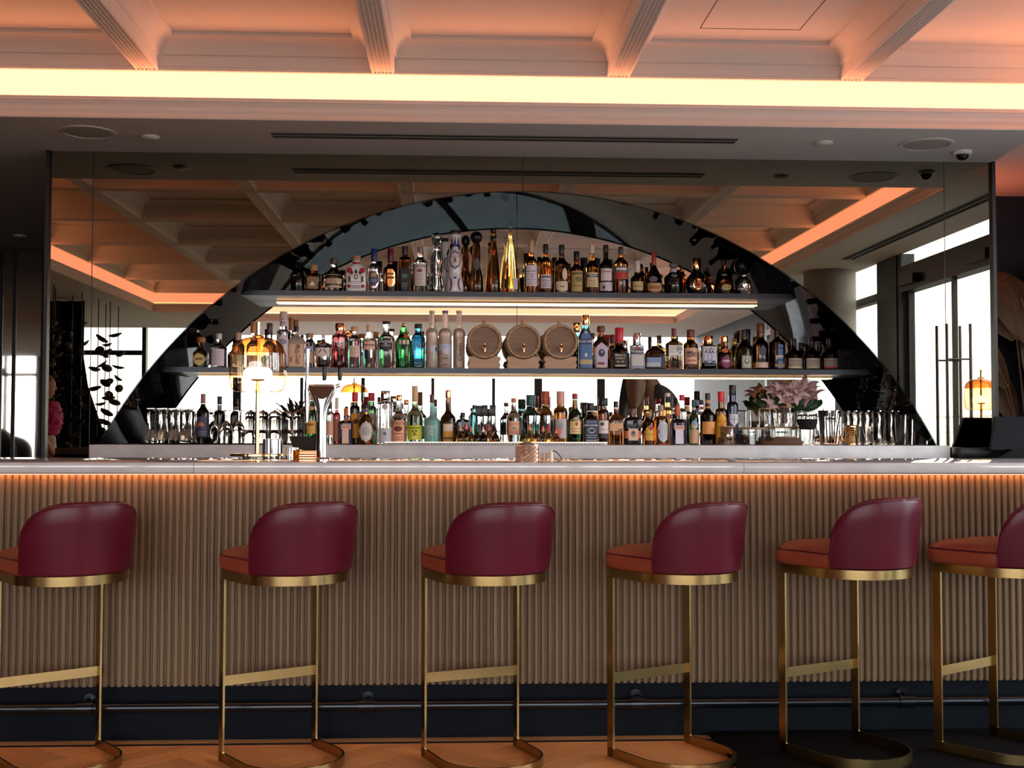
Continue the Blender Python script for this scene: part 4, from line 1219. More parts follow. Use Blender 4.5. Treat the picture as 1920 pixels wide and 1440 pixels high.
for i, x in enumerate((1488.5, 1522, 1555)):
    bottle('M', x, 32, 632, 'liqueur_bottle', ['squat dark bottle with cream label, left of three at the right shelf end', 'squat dark bottle with cream label, middle of three at the right shelf end', 'squat dark bottle with cream label and red lower edge, last on the middle shelf'][i], glassk='dark', ys=(662, 650, 644), rn=.30, cap=(24, 18, 16), rings=1, lab=[('rect', 0, 669, 687, .96, [(170, 156, 146), (176, 160, 150), (150, 132, 124)][i]), ('rect', 0, 684.5, 688, .96, [(206, 190, 150), (180, 176, 130), (160, 40, 56)][i])] + lines(672, 683, 3, .6, (110, 96, 90)), dy=.02)
    if i < 2:
        bottle('M', x + 14, 24, 638, 'liqueur_bottle', ['dark bottle in the gap between the left and middle squat bottles', 'dark bottle in the gap between the middle and last squat bottles'][i], glassk='dark', ys=(664, 652, 646), rn=.4, cap=(20, 16, 16), dy=.14)

# ---- back counter
bottle('C', 380, 24, 736.5, 'wine_bottle', 'red wine bottle with navy label and orange half sun', glassk='dark', ys=(773, 758, 755), rn=.40, cap=(150, 100, 86), lab=[('rect', 0, 780, 818, .94, (62, 66, 90)), ('oval', -2, 790, 806, .56, (196, 110, 76)), ('rect', -2, 798, 806.5, .58, (62, 66, 90)), ('rect', 0, 808, 809, .7, (150, 150, 170)), ('rect', 0, 812, 813, .5, (130, 130, 150))])
bottle('C', 411, 22, 742, 'wine_bottle', 'dark wine bottle with black capsule standing behind the stemmed glasses', glassk='dark', ys=(778, 768, 758), rn=.40, cap=(54, 36, 32), dy=.25)
bottle('C', 584, 22, 728, 'champagne_bottle', 'green champagne bottle with yellow label behind the beer tap', glassk='green', ys=(784, 752, 750), rn=.46, cap=(196, 150, 96), lab=[('rect', 0, 788, 812, .95, (214, 160, 72)), ('rect', 0, 793, 797, .5, (130, 84, 30)), ('oval', 0, 760, 768, .5, (200, 150, 100))], dy=.03)
bottle('C', 619, 14, 753, 'gin_bottle', 'clear bottle with dark stopper just right of the beer tap', glassk='clear', ys=(778, 770, 765), rn=.5, cap=(40, 34, 34), lab=[('rect', 0, 788, 815, .9, (224, 170, 150))])
bottle('C', 631, 14, 744, 'liqueur_bottle', 'speckled red bottle beside the orange-necked liqueur', glassk='red', ys=(778, 772, 766), rn=.5, cap=(200, 196, 190), lab=[('rect', 0, 784, 826, .9, (150, 92, 66)), ('rect', 0, 776, 780, .9, (176, 40, 50))])
bottle('C', 648.5, 25, 764, 'liqueur_bottle', 'square navy liqueur bottle with orange neck and cream ribbon, left one', sec='s', glassk='navy', ys=(793, 786, 778), rn=.34, cap=(196, 86, 44), lab=[('rect', 0, 803, 830, .5, (226, 184, 164)), ('rect', 1, 796, 803, .72, (230, 176, 146)), ('oval', 0, 783, 790, .3, (196, 110, 44))], txt=[('COINTREAU', 1, 799.5, 3.1, (150, 60, 40))])
bottle('C', 665, 19, 734, 'liqueur_bottle', 'dark bottle with red cap and orange label behind the orange neck', glassk='dark', ys=(766, 759, 752), rn=.58, cap=(200, 40, 50), lab=[('rect', 0, 774, 820, .95, (226, 150, 50)), ('oval', 2, 784, 794, .5, (70, 50, 36))], dy=.07)
bottle('C', 686, 28, 757, 'liqueur_bottle', 'amber liqueur bottle with an oval lace label and fan stopper, left one', glassk='amber', prof=[(0, .92), (.03, 1.0), (.5, 1.0), (.62, .92), (.7, .6), (.75, .34), (.9, .34)], cap=(46, 36, 34), rc=.62, lab=[('oval', 1, 788, 828, .86, (190, 180, 176)), ('oval', 1, 791, 825, .74, (206, 196, 190)), ('oval', 1, 798, 816, .5, (170, 166, 160)), ('rect', 0, 766, 771, .3, (90, 100, 150))])
bottle('C', 696, 20, 735, 'liqueur_bottle', 'red-capped dark bottle with tilted labels behind the lace label', glassk='green', ys=(770, 760, 751), rn=.6, cap=(190, 36, 50), lab=[('rect', 2, 774, 800, .8, (196, 180, 170)), ('rect', 3, 796, 806, .5, (200, 70, 50)), ('oval', 2, 812, 826, .6, (190, 180, 170))], dy=.10)
bottle('C', 722, 28, 731, 'vodka_bottle', 'tall clear vodka bottle with chrome cap and blue grey tint', glassk='clear', ys=(757, 751, 750), rn=.62, cap='chrome', rings=1, lab=[('oval', 0, 756, 767, .40, (196, 176, 170)), ('rect', 0, 801, 828, .92, (190, 190, 196)), ('oval', 0, 808, 815, .22, (110, 110, 120))])
bottle('C', 748, 27, 739, 'vodka_bottle', 'clear vodka bottle with a peach label and brown oval stamp', glassk='clear', ys=(782, 768, 750), rn=.40, cap='copper', lab=[('rect', 0, 787, 828, .93, (228, 164, 130)), ('oval', -1, 797, 808, .56, (110, 44, 32)), ('rect', 0, 811, 812.5, .6, (150, 80, 60)), ('rect', 0, 818, 819, .6, (150, 80, 60)), ('rect', 0, 822, 823, .6, (150, 80, 60))], txt=[("Tito's", -1, 792, 7.6, (110, 44, 32))])
bottle('C', 777.5, 30, 722, 'tequila_bottle', 'green-tinted bottle with a tall cream capsule and lime label', glassk='lime', ys=(778, 762, 752), rn=.38, cap=(214, 176, 124), lab=[('rect', 0, 796, 823, .88, (190, 190, 46)), ('oval', -3, 805, 808, .1, BK), ('oval', 3, 805, 808, .1, BK), ('tri', 0, 807, 814, .14, (60, 60, 26)), ('rect', 0, 800, 802, .7, (90, 96, 30)), ('rect', 0, 817, 821, .4, (214, 210, 130))])
bottle('C', 810, 30, 738, 'gin_bottle', 'frosted teal bottle with brown cap and white print', glassk='fteal', ys=(788, 776, 754), rn=.30, cap=(96, 50, 42), lab=[], txt=[('SIPSMITH', -2, 799, 4.2, W), ('the', -3, 806, 5, W), ('blue', -3, 812, 5, W)])
bottle('C', 840, 29, 730, 'liqueur_bottle', 'dark ribbed bottle with copper cap and a white and gold label', glassk='brown', ys=(784, 768, 746), rn=.36, cap='copper', rings=2, lab=[('rect', 0, 793, 827, .64, (206, 150, 56)), ('rect', 0, 794, 807, .58, (226, 206, 196)), ('rect', 0, 818, 822, .6, (110, 70, 24))])
bottle('C', 867.5, 26, 772, 'rum_bottle', 'squat black flask among the dropper bottles', sec='f', dep=.6, glassk='dark', ys=(791, 784, 781), rn=.34, cap=(20, 20, 26), lab=[('rect', 0, 786, 796, .2, (90, 120, 150))])
bottle('C', 889, 16, 758, 'gin_bottle', 'slim teal bottle left of the black-topped shakers', glassk='teal', ys=(778, 772, 766), rn=.5, cap=(40, 40, 46), dy=.10)
bottle('C', 963, 27, 745, 'gin_bottle', 'clear tapering gin bottle with copper cap and peach label', glassk='clear', ys=(782, 766, 754), rn=.36, cap=(206, 130, 92), rings=1, lab=[('rect', 0, 788, 814, .94, (226, 170, 140)), ('oval', 0, 799, 804, .2, (110, 150, 96)), ('rect', 0, 793, 794, .7, (170, 120, 100)), ('rect', 0, 808, 809, .6, (170, 120, 100))])
bottle('C', 995, 33, 739, 'gin_bottle', 'large teal glass bottle with a ringed teal cap', glassk='teal', ys=(776, 764, 760), rn=.5, cap=(40, 92, 96), rings=2, dy=.05)
bottle('C', 1023, 26, 732, 'rum_bottle', 'golden rum bottle with an orange red capsule', glassk='lamber', ys=(776, 762, 757), rn=.56, cap=(190, 84, 56), lab=[('rect', 0, 786, 828, .9, (90, 60, 50))], dy=.05)
bottle('C', 1051, 27, 732, 'rum_bottle', 'amber bottle with pale pink capsule and silver brushed label', glassk='amber', ys=(774, 762, 757), rn=.56, cap=(216, 160, 140), lab=[('rect', 0, 784, 820, .96, (190, 176, 180)), ('rect', 0, 750, 757, .54, (226, 86, 56)), ('oval', 0, 790, 806, .3, (150, 150, 160)), ('oval', -4, 800, 814, .4, (230, 130, 110))])
bottle('C', 1078, 26, 736.5, 'whisky_bottle', 'green whiskey bottle with red cap and cream crest label', glassk='green', ys=(778, 762, 747), rn=.40, cap=(170, 36, 56), lab=[('arch', 0, 781, 812, .95, (228, 196, 140)), ('oval', 2, 790, 797, .22, (180, 60, 44)), ('rect', 0, 802, 803, .7, (150, 110, 70)), ('rect', 0, 807, 808, .6, (150, 110, 70)), ('rect', 0, 750, 765, .16, (206, 130, 60))], txt=[('JAMESON', 0, 786.5, 4.7, (40, 46, 36))])
bottle('C', 1107, 28, 754, 'whisky_bottle', 'square whiskey bottle with black cap and black and white filigree label', sec='s', glassk='brown', ys=(786, 776, 769), rn=.46, cap=BK, lab=[('rect', 1, 785, 828, .86, (44, 50, 66)), ('rect', 1, 787, 792, .7, (96, 110, 140)), ('oval', 1, 800, 811, .5, (170, 180, 200)), ('oval', 1, 802, 809, .42, (50, 56, 74)), ('rect', 1, 814, 815, .7, (170, 180, 200)), ('rect', 1, 818, 819, .6, (170, 180, 200)), ('rect', 1, 823, 825, .7, (150, 160, 180))], txt=[("JACK DANIEL'S", 1, 796, 3.2, W)])
bottle('C', 1096, 22, 757, 'whisky_bottle', 'dark whiskey bottle behind the black and white label, left', glassk='dark', ys=(788, 778, 770), rn=.46, cap=BK, dy=.10)
bottle('C', 1131, 22, 745, 'whisky_bottle', 'whiskey bottle with wide black cap and a green dot on white', glassk='damber', ys=(776, 766, 760), rn=.62, cap=(24, 24, 28), rc=.82, lab=[('rect', 0, 787, 811, .92, (224, 204, 204)), ('oval', -3, 790, 797, .34, (40, 90, 66)), ('rect', 0, 811, 820, .94, (60, 56, 56)), ('rect', 0, 803, 804, .6, (150, 130, 130))])
bottle('C', 1155, 28, 751, 'whisky_bottle', 'flask-shaped bourbon with a diagonal tan label', sec='f', dep=.6, glassk='amber', ys=(788, 772, 763), rn=.32, cap=BK, lab=[('rect', 0, 792, 802, .9, (216, 166, 124)), ('rect', -5, 801, 806, .55, (216, 166, 124)), ('rect', 12, 802, 831, .06, (226, 170, 120))])
bottle('C', 1186, 32, 765, 'whisky_bottle', 'broad dark bottle with a framed portrait label and orange side tabs', sec='f', dep=.65, glassk='dark', ys=(788, 780, 776), rn=.40, cap=(96, 66, 60), lab=[('rect', 0, 806, 820, .96, (200, 96, 60)), ('rect', 0, 802, 824, .56, (216, 180, 156)), ('oval', 0, 805, 818, .30, (150, 130, 116)), ('oval', 0, 807, 813, .14, (70, 60, 60))])
bottle('C', 1216, 24, 773, 'liqueur_bottle', 'small dark bottle with gold cap and yellow arched label', glassk='damber', ys=(792, 784, 780), rn=.56, cap=(150, 110, 60), lab=[('arch', 2, 796, 824, .76, (206, 160, 60)), ('oval', 3, 797, 805, .42, (176, 50, 44)), ('rect', 2, 812, 813, .6, (130, 90, 30))])
bottle('C', 1239, 28, 758, 'liqueur_bottle', 'amber liqueur bottle with an oval lace label and silver neck, right one', glassk='amber', ys=(786, 778, 770), rn=.36, cap=(150, 130, 116), lab=[('oval', 3, 787, 828, .78, (200, 200, 206)), ('oval', 3, 790, 825, .66, (176, 180, 184)), ('oval', -6, 804, 812, .1, RD)])
bottle('C', 1252, 17, 736, 'whisky_bottle', 'bottle with white and black capsule and pink disc label in the rear row', glassk='lamber', ys=(770, 762, 743), rn=.56, cap=(224, 196, 186), lab=[('rect', 0, 743, 754, .56, (24, 24, 30)), ('oval', 0, 774, 786, .8, (180, 110, 110))], dy=.12)
bottle('C', 1270.5, 28, 760, 'liqueur_bottle', 'square navy liqueur bottle with orange neck and pink ribbon, right one', sec='s', glassk='navy', ys=(792, 784, 777), rn=.36, cap=(206, 90, 44), lab=[('rect', 1, 803, 830, .52, (214, 206, 220)), ('rect', 1, 796, 804, .68, (226, 176, 160))], txt=[('COINTREAU', 1, 800, 3.1, (160, 70, 60))])
bottle('C', 1279, 18, 739, 'liqueur_bottle', 'clear-necked bottle with red cap behind the right navy liqueur', glassk='clear', ys=(772, 764, 750), rn=.55, cap=(206, 36, 56), lab=[('rect', 4, 784, 815, .6, (214, 206, 206))], dy=.10)
bottle('C', 1301, 18, 748, 'liqueur_bottle', 'slim green bottle with blue eagle and tan label', glassk='green', ys=(784, 768, 762), rn=.44, cap=(40, 60, 36), lab=[('rect', 0, 804, 829, .92, (206, 160, 124)), ('oval', 0, 788, 803, .7, (200, 170, 140)), ('oval', 0, 787, 796, .5, (120, 160, 200)), ('rect', 0, 764, 767, .5, (216, 196, 190))])
bottle('C', 1327, 29, 736, 'liqueur_bottle', 'dark herbal liqueur bottle with black cap and wide orange label', glassk='dark', ys=(778, 764, 748), rn=.34, cap=(28, 28, 36), lab=[('rect', 0, 789, 812, .96, (224, 150, 76)), ('rect', -7, 789, 812, .02, (170, 90, 40)), ('rect', 0, 750, 755, .36, (220, 140, 90)), ('rect', 0, 761, 764, .36, (226, 150, 60))])
bottle('C', 1315, 16, 749, 'liqueur_bottle', 'clear bottle with red bow label behind the wide orange label', glassk='clear', ys=(778, 770, 758), rn=.5, cap=(70, 50, 56), lab=[('oval', 2, 774, 784, .7, (196, 40, 56)), ('rect', 0, 761, 767, .5, (230, 130, 90))], dy=.09)
bottle('C', 1352, 22, 733, 'liqueur_bottle', 'yellow-labelled liqueur bottle with a tall red cap', glassk='brown', ys=(772, 764, 752), rn=.56, cap=(206, 40, 50), lab=[('arch', 0, 774, 818, .94, (222, 160, 50)), ('rect', 0, 744, 750, .58, (226, 130, 70)), ('rect', 0, 797, 799, .6, (170, 90, 30))], txt=[('LICOR', 0, 789, 5.2, (176, 56, 36)), ('43', 0, 795, 4.4, (176, 56, 36))])
bottle('C', 1373.5, 22, 721, 'liqueur_bottle', 'tall navy bottle with black neck and white shield label, right end of the bottles', glassk='navy', ys=(762, 752, 740), rn=.60, cap=(26, 24, 28), lab=[('shield', 1, 775, 797, .74, (206, 206, 214)), ('rect', 1, 784, 785, .6, (90, 96, 120)), ('rect', 1, 778, 793, .06, (110, 116, 140))])
# ------------------------------------------------------------------ drinking glasses
ORD = ['first', 'second', 'third', 'fourth', 'fifth', 'sixth', 'seventh']


def proto(name, prof_px, k, cat='glass', mat=None, n=20, flute=0):
    """lathe glass from (radius px, height px) at k metres per pixel, kept as a template mesh"""
    m = MB()
    if flute:
        rs = []
        for r, z in prof_px:
            rs.append([(r * k * (1 + (flute if i % 2 else -flute)) * math.cos(2 * math.pi * i / n), r * k * (1 + (flute if i % 2 else -flute)) * math.sin(2 * math.pi * i / n), z * k) for i in range(n)])
        m.rings(rs, True, prof_px[0][0] > 1, prof_px[-1][0] > 1)
    else:
        m.lathe([(r * k, z * k) for r, z in prof_px], n, cap=True)
    return m.mesh(name, mat or GLASSWARE)


KC = scl(960, 7.1)
GLASSWARE = glass('ware', (.96, .93, .90), 0.0, 1.14)


def put(me, name, px, Y, z, lab, cat='glass', group=None, base=832):
    p = at(px, base, Y)
    o = link(name, me, None, (p.x, Y, z))
    return tag(o, lab, cat, group)


HUR = proto('hurricane_glass', [(10.6, 0), (10.2, 4), (9.6, 12), (8.2, 22), (6.8, 32), (6.4, 40), (7.0, 48), (7.8, 56), (6.0, 60), (3.2, 61.5), (8.6, 63), (8.8, 64), (.2, 64)], KC)
HUR2 = proto('hurricane_glass', [(10.8, 0), (10.4, 4), (9.8, 12), (8.4, 22), (7.2, 32), (6.8, 40), (7.4, 48), (8.0, 57), (6.0, 61), (3.4, 62.5), (8.8, 64), (9.0, 65.5), (.2, 65.5)], KC)
m = MB()
za = SH['C']
tx0, tx1 = at(262, 834, 7.0).x, at(572, 834, 7.0).x
m.bevbox(tx0, tx1, 7.01, 7.34, za, za + .006, .002)
tag(m.build('bar_mat', RUBBER), 'black rubber mat below the glasses left of the beer tap', 'mat')
zg = za + .0065
for i, x in enumerate((283, 305, 327, 349)):
    put(HUR, 'hurricane_glass', x, 7.08, zg, ORD[i] + ' from the left of upturned hurricane glasses, front row left of the wine bottle', group='hurricane glasses left of the wine bottle')
for i, x in enumerate((291, 313, 335, 357)):
    put(HUR, 'hurricane_glass', x, 7.17, zg, ORD[i] + ' from the left of upturned hurricane glasses, second row left of the wine bottle', group='hurricane glasses, second row left')
for i, x in enumerate((300, 322, 344)):
    put(HUR, 'hurricane_glass', x, 7.26, zg, ORD[i] + ' from the left of upturned hurricane glasses, rear row left of the wine bottle', group='hurricane glasses, rear row left')
WINE = proto('wine_glass', [(9, 0), (11.2, 10), (12, 20), (10.5, 30), (6, 38), (1.6, 42), (1.2, 56), (2, 59), (10, 61), (10.4, 62), (.2, 62)], KC, n=24)
for i, x in enumerate((400, 424, 448)):
    put(WINE, 'wine_glass', x, 7.24, zg, 'upturned wine glass between the wine bottle and the glass stacks, ' + ['left one', 'middle one', 'right one'][i], group='upturned wine glasses')
TUM = proto('tumbler', [(11.4, 0), (11.6, 2), (11.2, 14), (10.4, 23), (9.8, 25), (.2, 25)], KC, n=28, flute=.018)
for i in range(7):
    x = 425 + i * 22.5
    put(TUM, 'tumbler', x, 7.13, zg, ORD[i] + ' from the left of ribbed tumblers, lower row of the front glass stacks', group='lower row of ribbed tumblers')
    if i >= 2:
        put(TUM, 'tumbler', x, 7.13, zg + 25.4 * KC, ORD[i - 2] + ' from the left of ribbed tumblers, upper row of the front glass stacks', group='upper row of ribbed tumblers')
COU = proto('coupe_glass', [(12, 0), (11.2, 5), (8, 9), (2.5, 11), (1.5, 13), (.2, 13)], KC, n=24)
for i in range(2, 7):
    put(COU, 'coupe_glass', 425 + i * 22.5, 7.23, zg + 50 * KC, ORD[i - 2] + ' from the left of shallow glasses on top of the rear stacks', group='shallow glasses on the rear stacks')
    put(TUM, 'tumbler', 425 + i * 22.5, 7.23, zg, ORD[i - 2] + ' from the left of ribbed tumblers at the foot of the rear stacks', group='rear stacks, bottom tumblers')
    put(TUM, 'tumbler', 425 + i * 22.5, 7.23, zg + 25 * KC, ORD[i - 2] + ' from the left of ribbed tumblers halfway up the rear stacks', group='rear stacks, middle tumblers')
for i, x in enumerate((1600, 1622, 1644, 1666)):
    put(HUR2, 'hurricane_glass', x, 7.10, za, ORD[i] + ' from the left of upturned hurricane glasses, front row at the right', group='hurricane glasses at the right, front row')
for i, x in enumerate((1590, 1611, 1633, 1655, 1677)):
    put(HUR2, 'hurricane_glass', x, 7.20, za, ORD[i] + ' from the left of upturned hurricane glasses, rear row at the right', group='hurricane glasses at the right, rear row')
HIGH = proto('highball_glass', [(.2, 2), (8.4, 1), (9, 0), (9.6, 20), (10.2, 58)], KC, n=24, flute=.015)
for i, x in enumerate((1689, 1702)):
    put(HIGH, 'highball_glass', x, [7.08, 7.16][i], za, ['fluted highball glass right of the upturned hurricane glasses', 'fluted highball glass furthest to the right in the rear'][i])
SHORT = proto('tumbler', [(.2, 3), (11, 2), (11.6, 0), (12.2, 10), (12.6, 27)], KC, n=24)
put(SHORT, 'tumbler', 1727, 7.12, za, 'short clear tumbler standing alone at the right corner of the arch')

# ------------------------------------------------------------------ bar tools on the back counter
# lit drip tray
x0, x1 = at(721, 832, 6.95).x, at(1139, 832, 6.95).x
t = thing('drip_tray', 'long white slotted tray with a lit edge in front of the bottles', 'tray', ((x0 + x1) / 2, 6.945, za))
L = (x1 - x0) / 2
MB().bevbox(-L, L, 0, .12, 0, .013, .002).build('tray_body', P('tray_white', (.62, .6, .58), .4), t)
m = MB()
i = -L + .02
while i < L - .02:
    m.box(i, i + .011, -.0008, .002, .003, .008)
    i += .017
m.build('slots', P('slot_dark', (.10, .10, .11), .6), t, False)
MB().box(-L, L, .004, .012, .0132, .0165).build('light_edge', P('tray_light', (.9, .85, .8), .5, emit=(1, .72, .48), es=1.6), t, False)
zt = za + .0135

dl = [(863, 797, 'gold', (222, 170, 140)), (874, 793, 'gold', (230, 120, 140)), (884, 800, 'lamber', (236, 120, 90)), (895, 799, 'olive', (40, 110, 86)), (906, 801, 'dark', (230, 220, 210)), (916, 797, 'lamber', (200, 60, 60)), (929, 800, 'damber', (30, 26, 34)), (982, 800, 'olive', (34, 30, 40)), (993, 795, 'gold', (226, 150, 100)), (1006, 796, 'lamber', (40, 110, 80)), (1018, 799, 'rose', (226, 150, 130)), (1028, 797, 'gold', (206, 50, 56)), (1043, 804, 'lamber', (240, 140, 130))]
dn = ['pale peach', 'pink', 'orange', 'green, left of the black-topped shakers', 'white, on a dark bottle', 'red, below the black-topped shakers', 'black, right of the black-topped shakers', 'black, left of the large teal bottle', 'tan', 'green, in front of the large teal bottle', 'dusty pink', 'red, in front of the orange capsule', 'coral, at the right end of the tray']
for (px, tp, g_, pc), nm in zip(dl, dn):
    Y = 7.02
    k = scl(px, Y)
    H = (830 - tp) * k
    p = at(px, 830, Y)
    t = thing('bitters_bottle', 'small bulbous bitters bottle with pourer coloured ' + nm, 'bottle', (p.x, Y, zt), 0, 'bitters bottles on the lit tray')
    R = 8.2 * k
    MB().lathe([(R * .8, 0), (R, H * .10), (R * .96, H * .28), (R * .6, H * .45), (R * .30, H * .56), (R * .28, H * .68)], 18).build('glass_body', glassmat(g_), t)
    MB().lathe([(R * .36, H * .66), (R * .40, H * .78), (R * .22, H * .84), (R * .12, H), (.0004, H)], 12).build('pourer', gloss(pc, .35), t)

for i, (px, w_, tp, blk) in enumerate(((897, 12, 757, 1), (908.5, 12, 756, 1), (923.5, 12, 756, 1), (994, 13, 776, 0), (1007.5, 12, 776, 0), (1027, 13, 776, 0))):
    Y = 7.09 if i > 2 else 7.10
    k = scl(px, Y)
    p = at(px, 830, Y)
    H = (830 - tp) * k
    R = w_ * k / 2
    t = thing('shaker', ['narrow chrome shaker with black and white top, left of the pair', 'chrome shaker with square black top, left of the pair', 'chrome shaker with square black top, right of the pair', 'chrome measuring cup in front of the large teal bottle, left', 'chrome measuring cup in front of the large teal bottle, right', 'chrome measuring cup below the orange red capsule'][i], 'shaker', (p.x, Y, za), 0)
    hb = H * (.72 if blk else 1)
    MB().lathe([(R * .8, 0), (R * .85, .002), (R, hb * .9), (R, hb), (R * .9, hb)], 20).build('cup', CHROME, t)
    if blk:
        MB().bevbox(-R * .95, R * .95, -R * .95, R * .95, hb - .002, H, .002).build('top', gloss((16, 16, 18)), t)

# jars and dishes at the right
LIDW = wood('jar_lid_oak', (.34, .18, .08), (.48, .28, .14), (30, 60, 60), .5, .05)


def jar(px, w_, y0, y1, lab, dy=0.0, fill=None, fillc=(.2, .1, .05), cat='jar', zoff=0.0, sx=1.0):
    Y = 7.12 + dy
    k = scl(px, Y)
    p = at(px, 832, Y)
    R, H = w_ * k / 2, (y1 - y0) * k
    t = thing('storage_jar', lab, cat, (p.x, Y, za + zoff))
    sy = min(1.0, .075 / R)
    MB().lathe([(R * .96, 0), (R, .003), (R, H - .010), (R * .97, H - .008)], 28, sy=sy).build('glass', CLEAR, t)
    MB().lathe([(R * .98, H - .008), (R * 1.02, H - .007), (R * 1.02, H - .001), (R, H), (.001, H)], 28, sy=sy).build('lid', LIDW, t)
    if fill:
        rnd = random.Random(px)
        m = MB()
        for i in range(120):
            a, r, z = rnd.uniform(0, 6.28), R * .86 * math.sqrt(rnd.random()), rnd.uniform(.008, H * fill)
            s_ = rnd.uniform(.006, .010)
            c = (r * math.cos(a), r * math.sin(a) * sy, z)
            m.lathe([(s_ * .3, -s_), (s_, -s_ * .2), (s_ * .9, s_ * .4), (s_ * .2, s_)], 6, c)
        o = m.build('filling', P('filling_%d' % px, fillc, .7, noise=((80, 80, 80), tuple(min(1, v * 2.2) for v in fillc), .35, .7)), t)
        o['kind'] = 'stuff'
    return t


jar(1365, 28, 798, 833, 'glass jar of mixed nuts with a wooden lid beside the navy bottle', -.06, .85, (.22, .11, .05))
jar(1410, 50, 801, 833, 'low glass jar with wooden lid and dark filling, left of the two low jars', .0, .55, (.05, .02, .012))
jar(1466, 66, 799, 833, 'wide low glass jar with wooden lid behind the walnut tray', .06, .3, (.10, .04, .02))
jar(1437, 26, 765, 833, 'tall glass canister with wooden lid, left of two in the rear', .18, .4, (.10, .05, .03))
jar(1474, 29, 762, 833, 'tall glass canister with wooden lid, right of two in the rear', .18, .45, (.16, .07, .03))
k = KC
p = at(1466, 832, 7.0)
t = thing('serving_tray', 'oval walnut tray with napkins in front of the low jars', 'tray', (p.x, 7.0, za))
MB().lathe([(36 * k, 0), (40 * k, 3 * k), (41 * k, 8 * k), (39.5 * k, 8 * k), (38 * k, 4 * k), (.001, 3.4 * k)], 36, sy=.42).build('dish', WALNUT, t)
MB().bevbox(-20 * k, 30 * k, -.03, .03, 4 * k, 14 * k, .003).build('napkins', P('brown_napkin', (.09, .035, .02), .7), t)
MB().bevbox(-10 * k, 26 * k, -.028, .028, 14.2 * k, 16 * k, .001).build('leather_cover', P('tan_leather', (.30, .13, .06), .5), t)
put(proto('tumbler', [(.2, 3), (12, 2), (12.6, 0), (14.5, 14), (15.6, 29)], k, n=24), 'tumbler', 1514, 7.06, za, 'clear tumbler holding a stack of black paper cups')
p = at(1514, 832, 7.06)
t = thing('paper_cups', 'stack of black pleated paper cups on the clear tumbler', 'cups', (p.x, 7.06, za + 29.2 * k))
for j in range(4):
    rs = []
    for r, z in ((13, 0), (19, 13)):
        rs.append([(r * k * (1 + (.03 if i % 2 else -.03)) * math.cos(2 * math.pi * i / 40), r * k * (1 + (.03 if i % 2 else -.03)) * math.sin(2 * math.pi * i / 40), (z + j * 2.2) * k) for i in range(40)])
    MB().rings(rs, True, True).build('cup', P('black_paper', (.010, .010, .012), .8), t, False)
put(proto('straw_glass', [(.2, 3), (15, 2), (16, 0), (18, 25), (21, 66)], k, n=24), 'straw_glass', 1555, 7.14, za, 'flared glass full of brown stirrers behind the cut glass bowl')
p = at(1555, 832, 7.14)
for j in range(7):
    a, b = -10 + 20 * j / 6, -18 + 36 * j / 6
    o = MB().tube([(a * k, random.uniform(-6, 6) * k, 4 * k), (b * k, random.uniform(-10, 10) * k, random.uniform(60, 71) * k)], 1.1 * k, 6).build('stirrer', WALNUT)
    o.location = (p.x, 7.14, za)
    tag(o, ORD[j] + ' of the thin brown stirrers fanned in the flared glass', 'stirrer', 'stirrers in the flared glass')
m = MB()
rs = []
for r, z in ((.2, 2.5), (14, 2), (15, 0), (22, 5), (26, 11), (27, 16)):
    rs.append([(r * k * (1 + (.03 if i % 2 else -.03)) * math.cos(2 * math.pi * i / 28), r * k * (1 + (.03 if i % 2 else -.03)) * math.sin(2 * math.pi * i / 28), z * k) for i in range(28)])
m.rings(rs, True)
p = at(1556, 832, 7.0)
o = m.build('cut_glass_bowl', thin_glass('rose_cut_glass', (.86, .70, .62), .95), None, False)
o.location = (p.x, 7.0, za)
tag(o, 'small rosy cut glass bowl at the front of the counter', 'bowl')
p = at(1597, 832, 7.03)
t = thing('brass_mug', 'ribbed brass mug with a handle beside the hurricane glasses', 'mug', (p.x, 7.03, za))
pr = [(11 * k, 0)]
for j in range(8):
    pr += [(11.6 * k, (2 + j * 4.4) * k), (10.8 * k, (4.2 + j * 4.4) * k)]
pr += [(11.5 * k, 38 * k), (10.6 * k, 38 * k), (10 * k, 6 * k), (.001, 5 * k)]
MB().lathe(pr, 24).build('cup', BRASSPOL, t)
MB().tube([(-11 * k, 0, 30 * k), (-19 * k, 0, 28 * k), (-21 * k, 0, 18 * k), (-17 * k, 0, 9 * k), (-11 * k, 0, 8 * k)], 1.5 * k, 8).build('handle', BRASSPOL, t)
MB().lathe([(2 * k, 38 * k), (3 * k, 41 * k), (.001, 43 * k)], 12).build('knob', BRASSPOL, t)
put(proto('tumbler', [(.2, 6), (11.6, 5), (12, 0), (12.6, 12), (13, 35)], k, n=24), 'tumbler', 1624, 6.99, za, 'thick-based clear tumbler right of the brass mug')

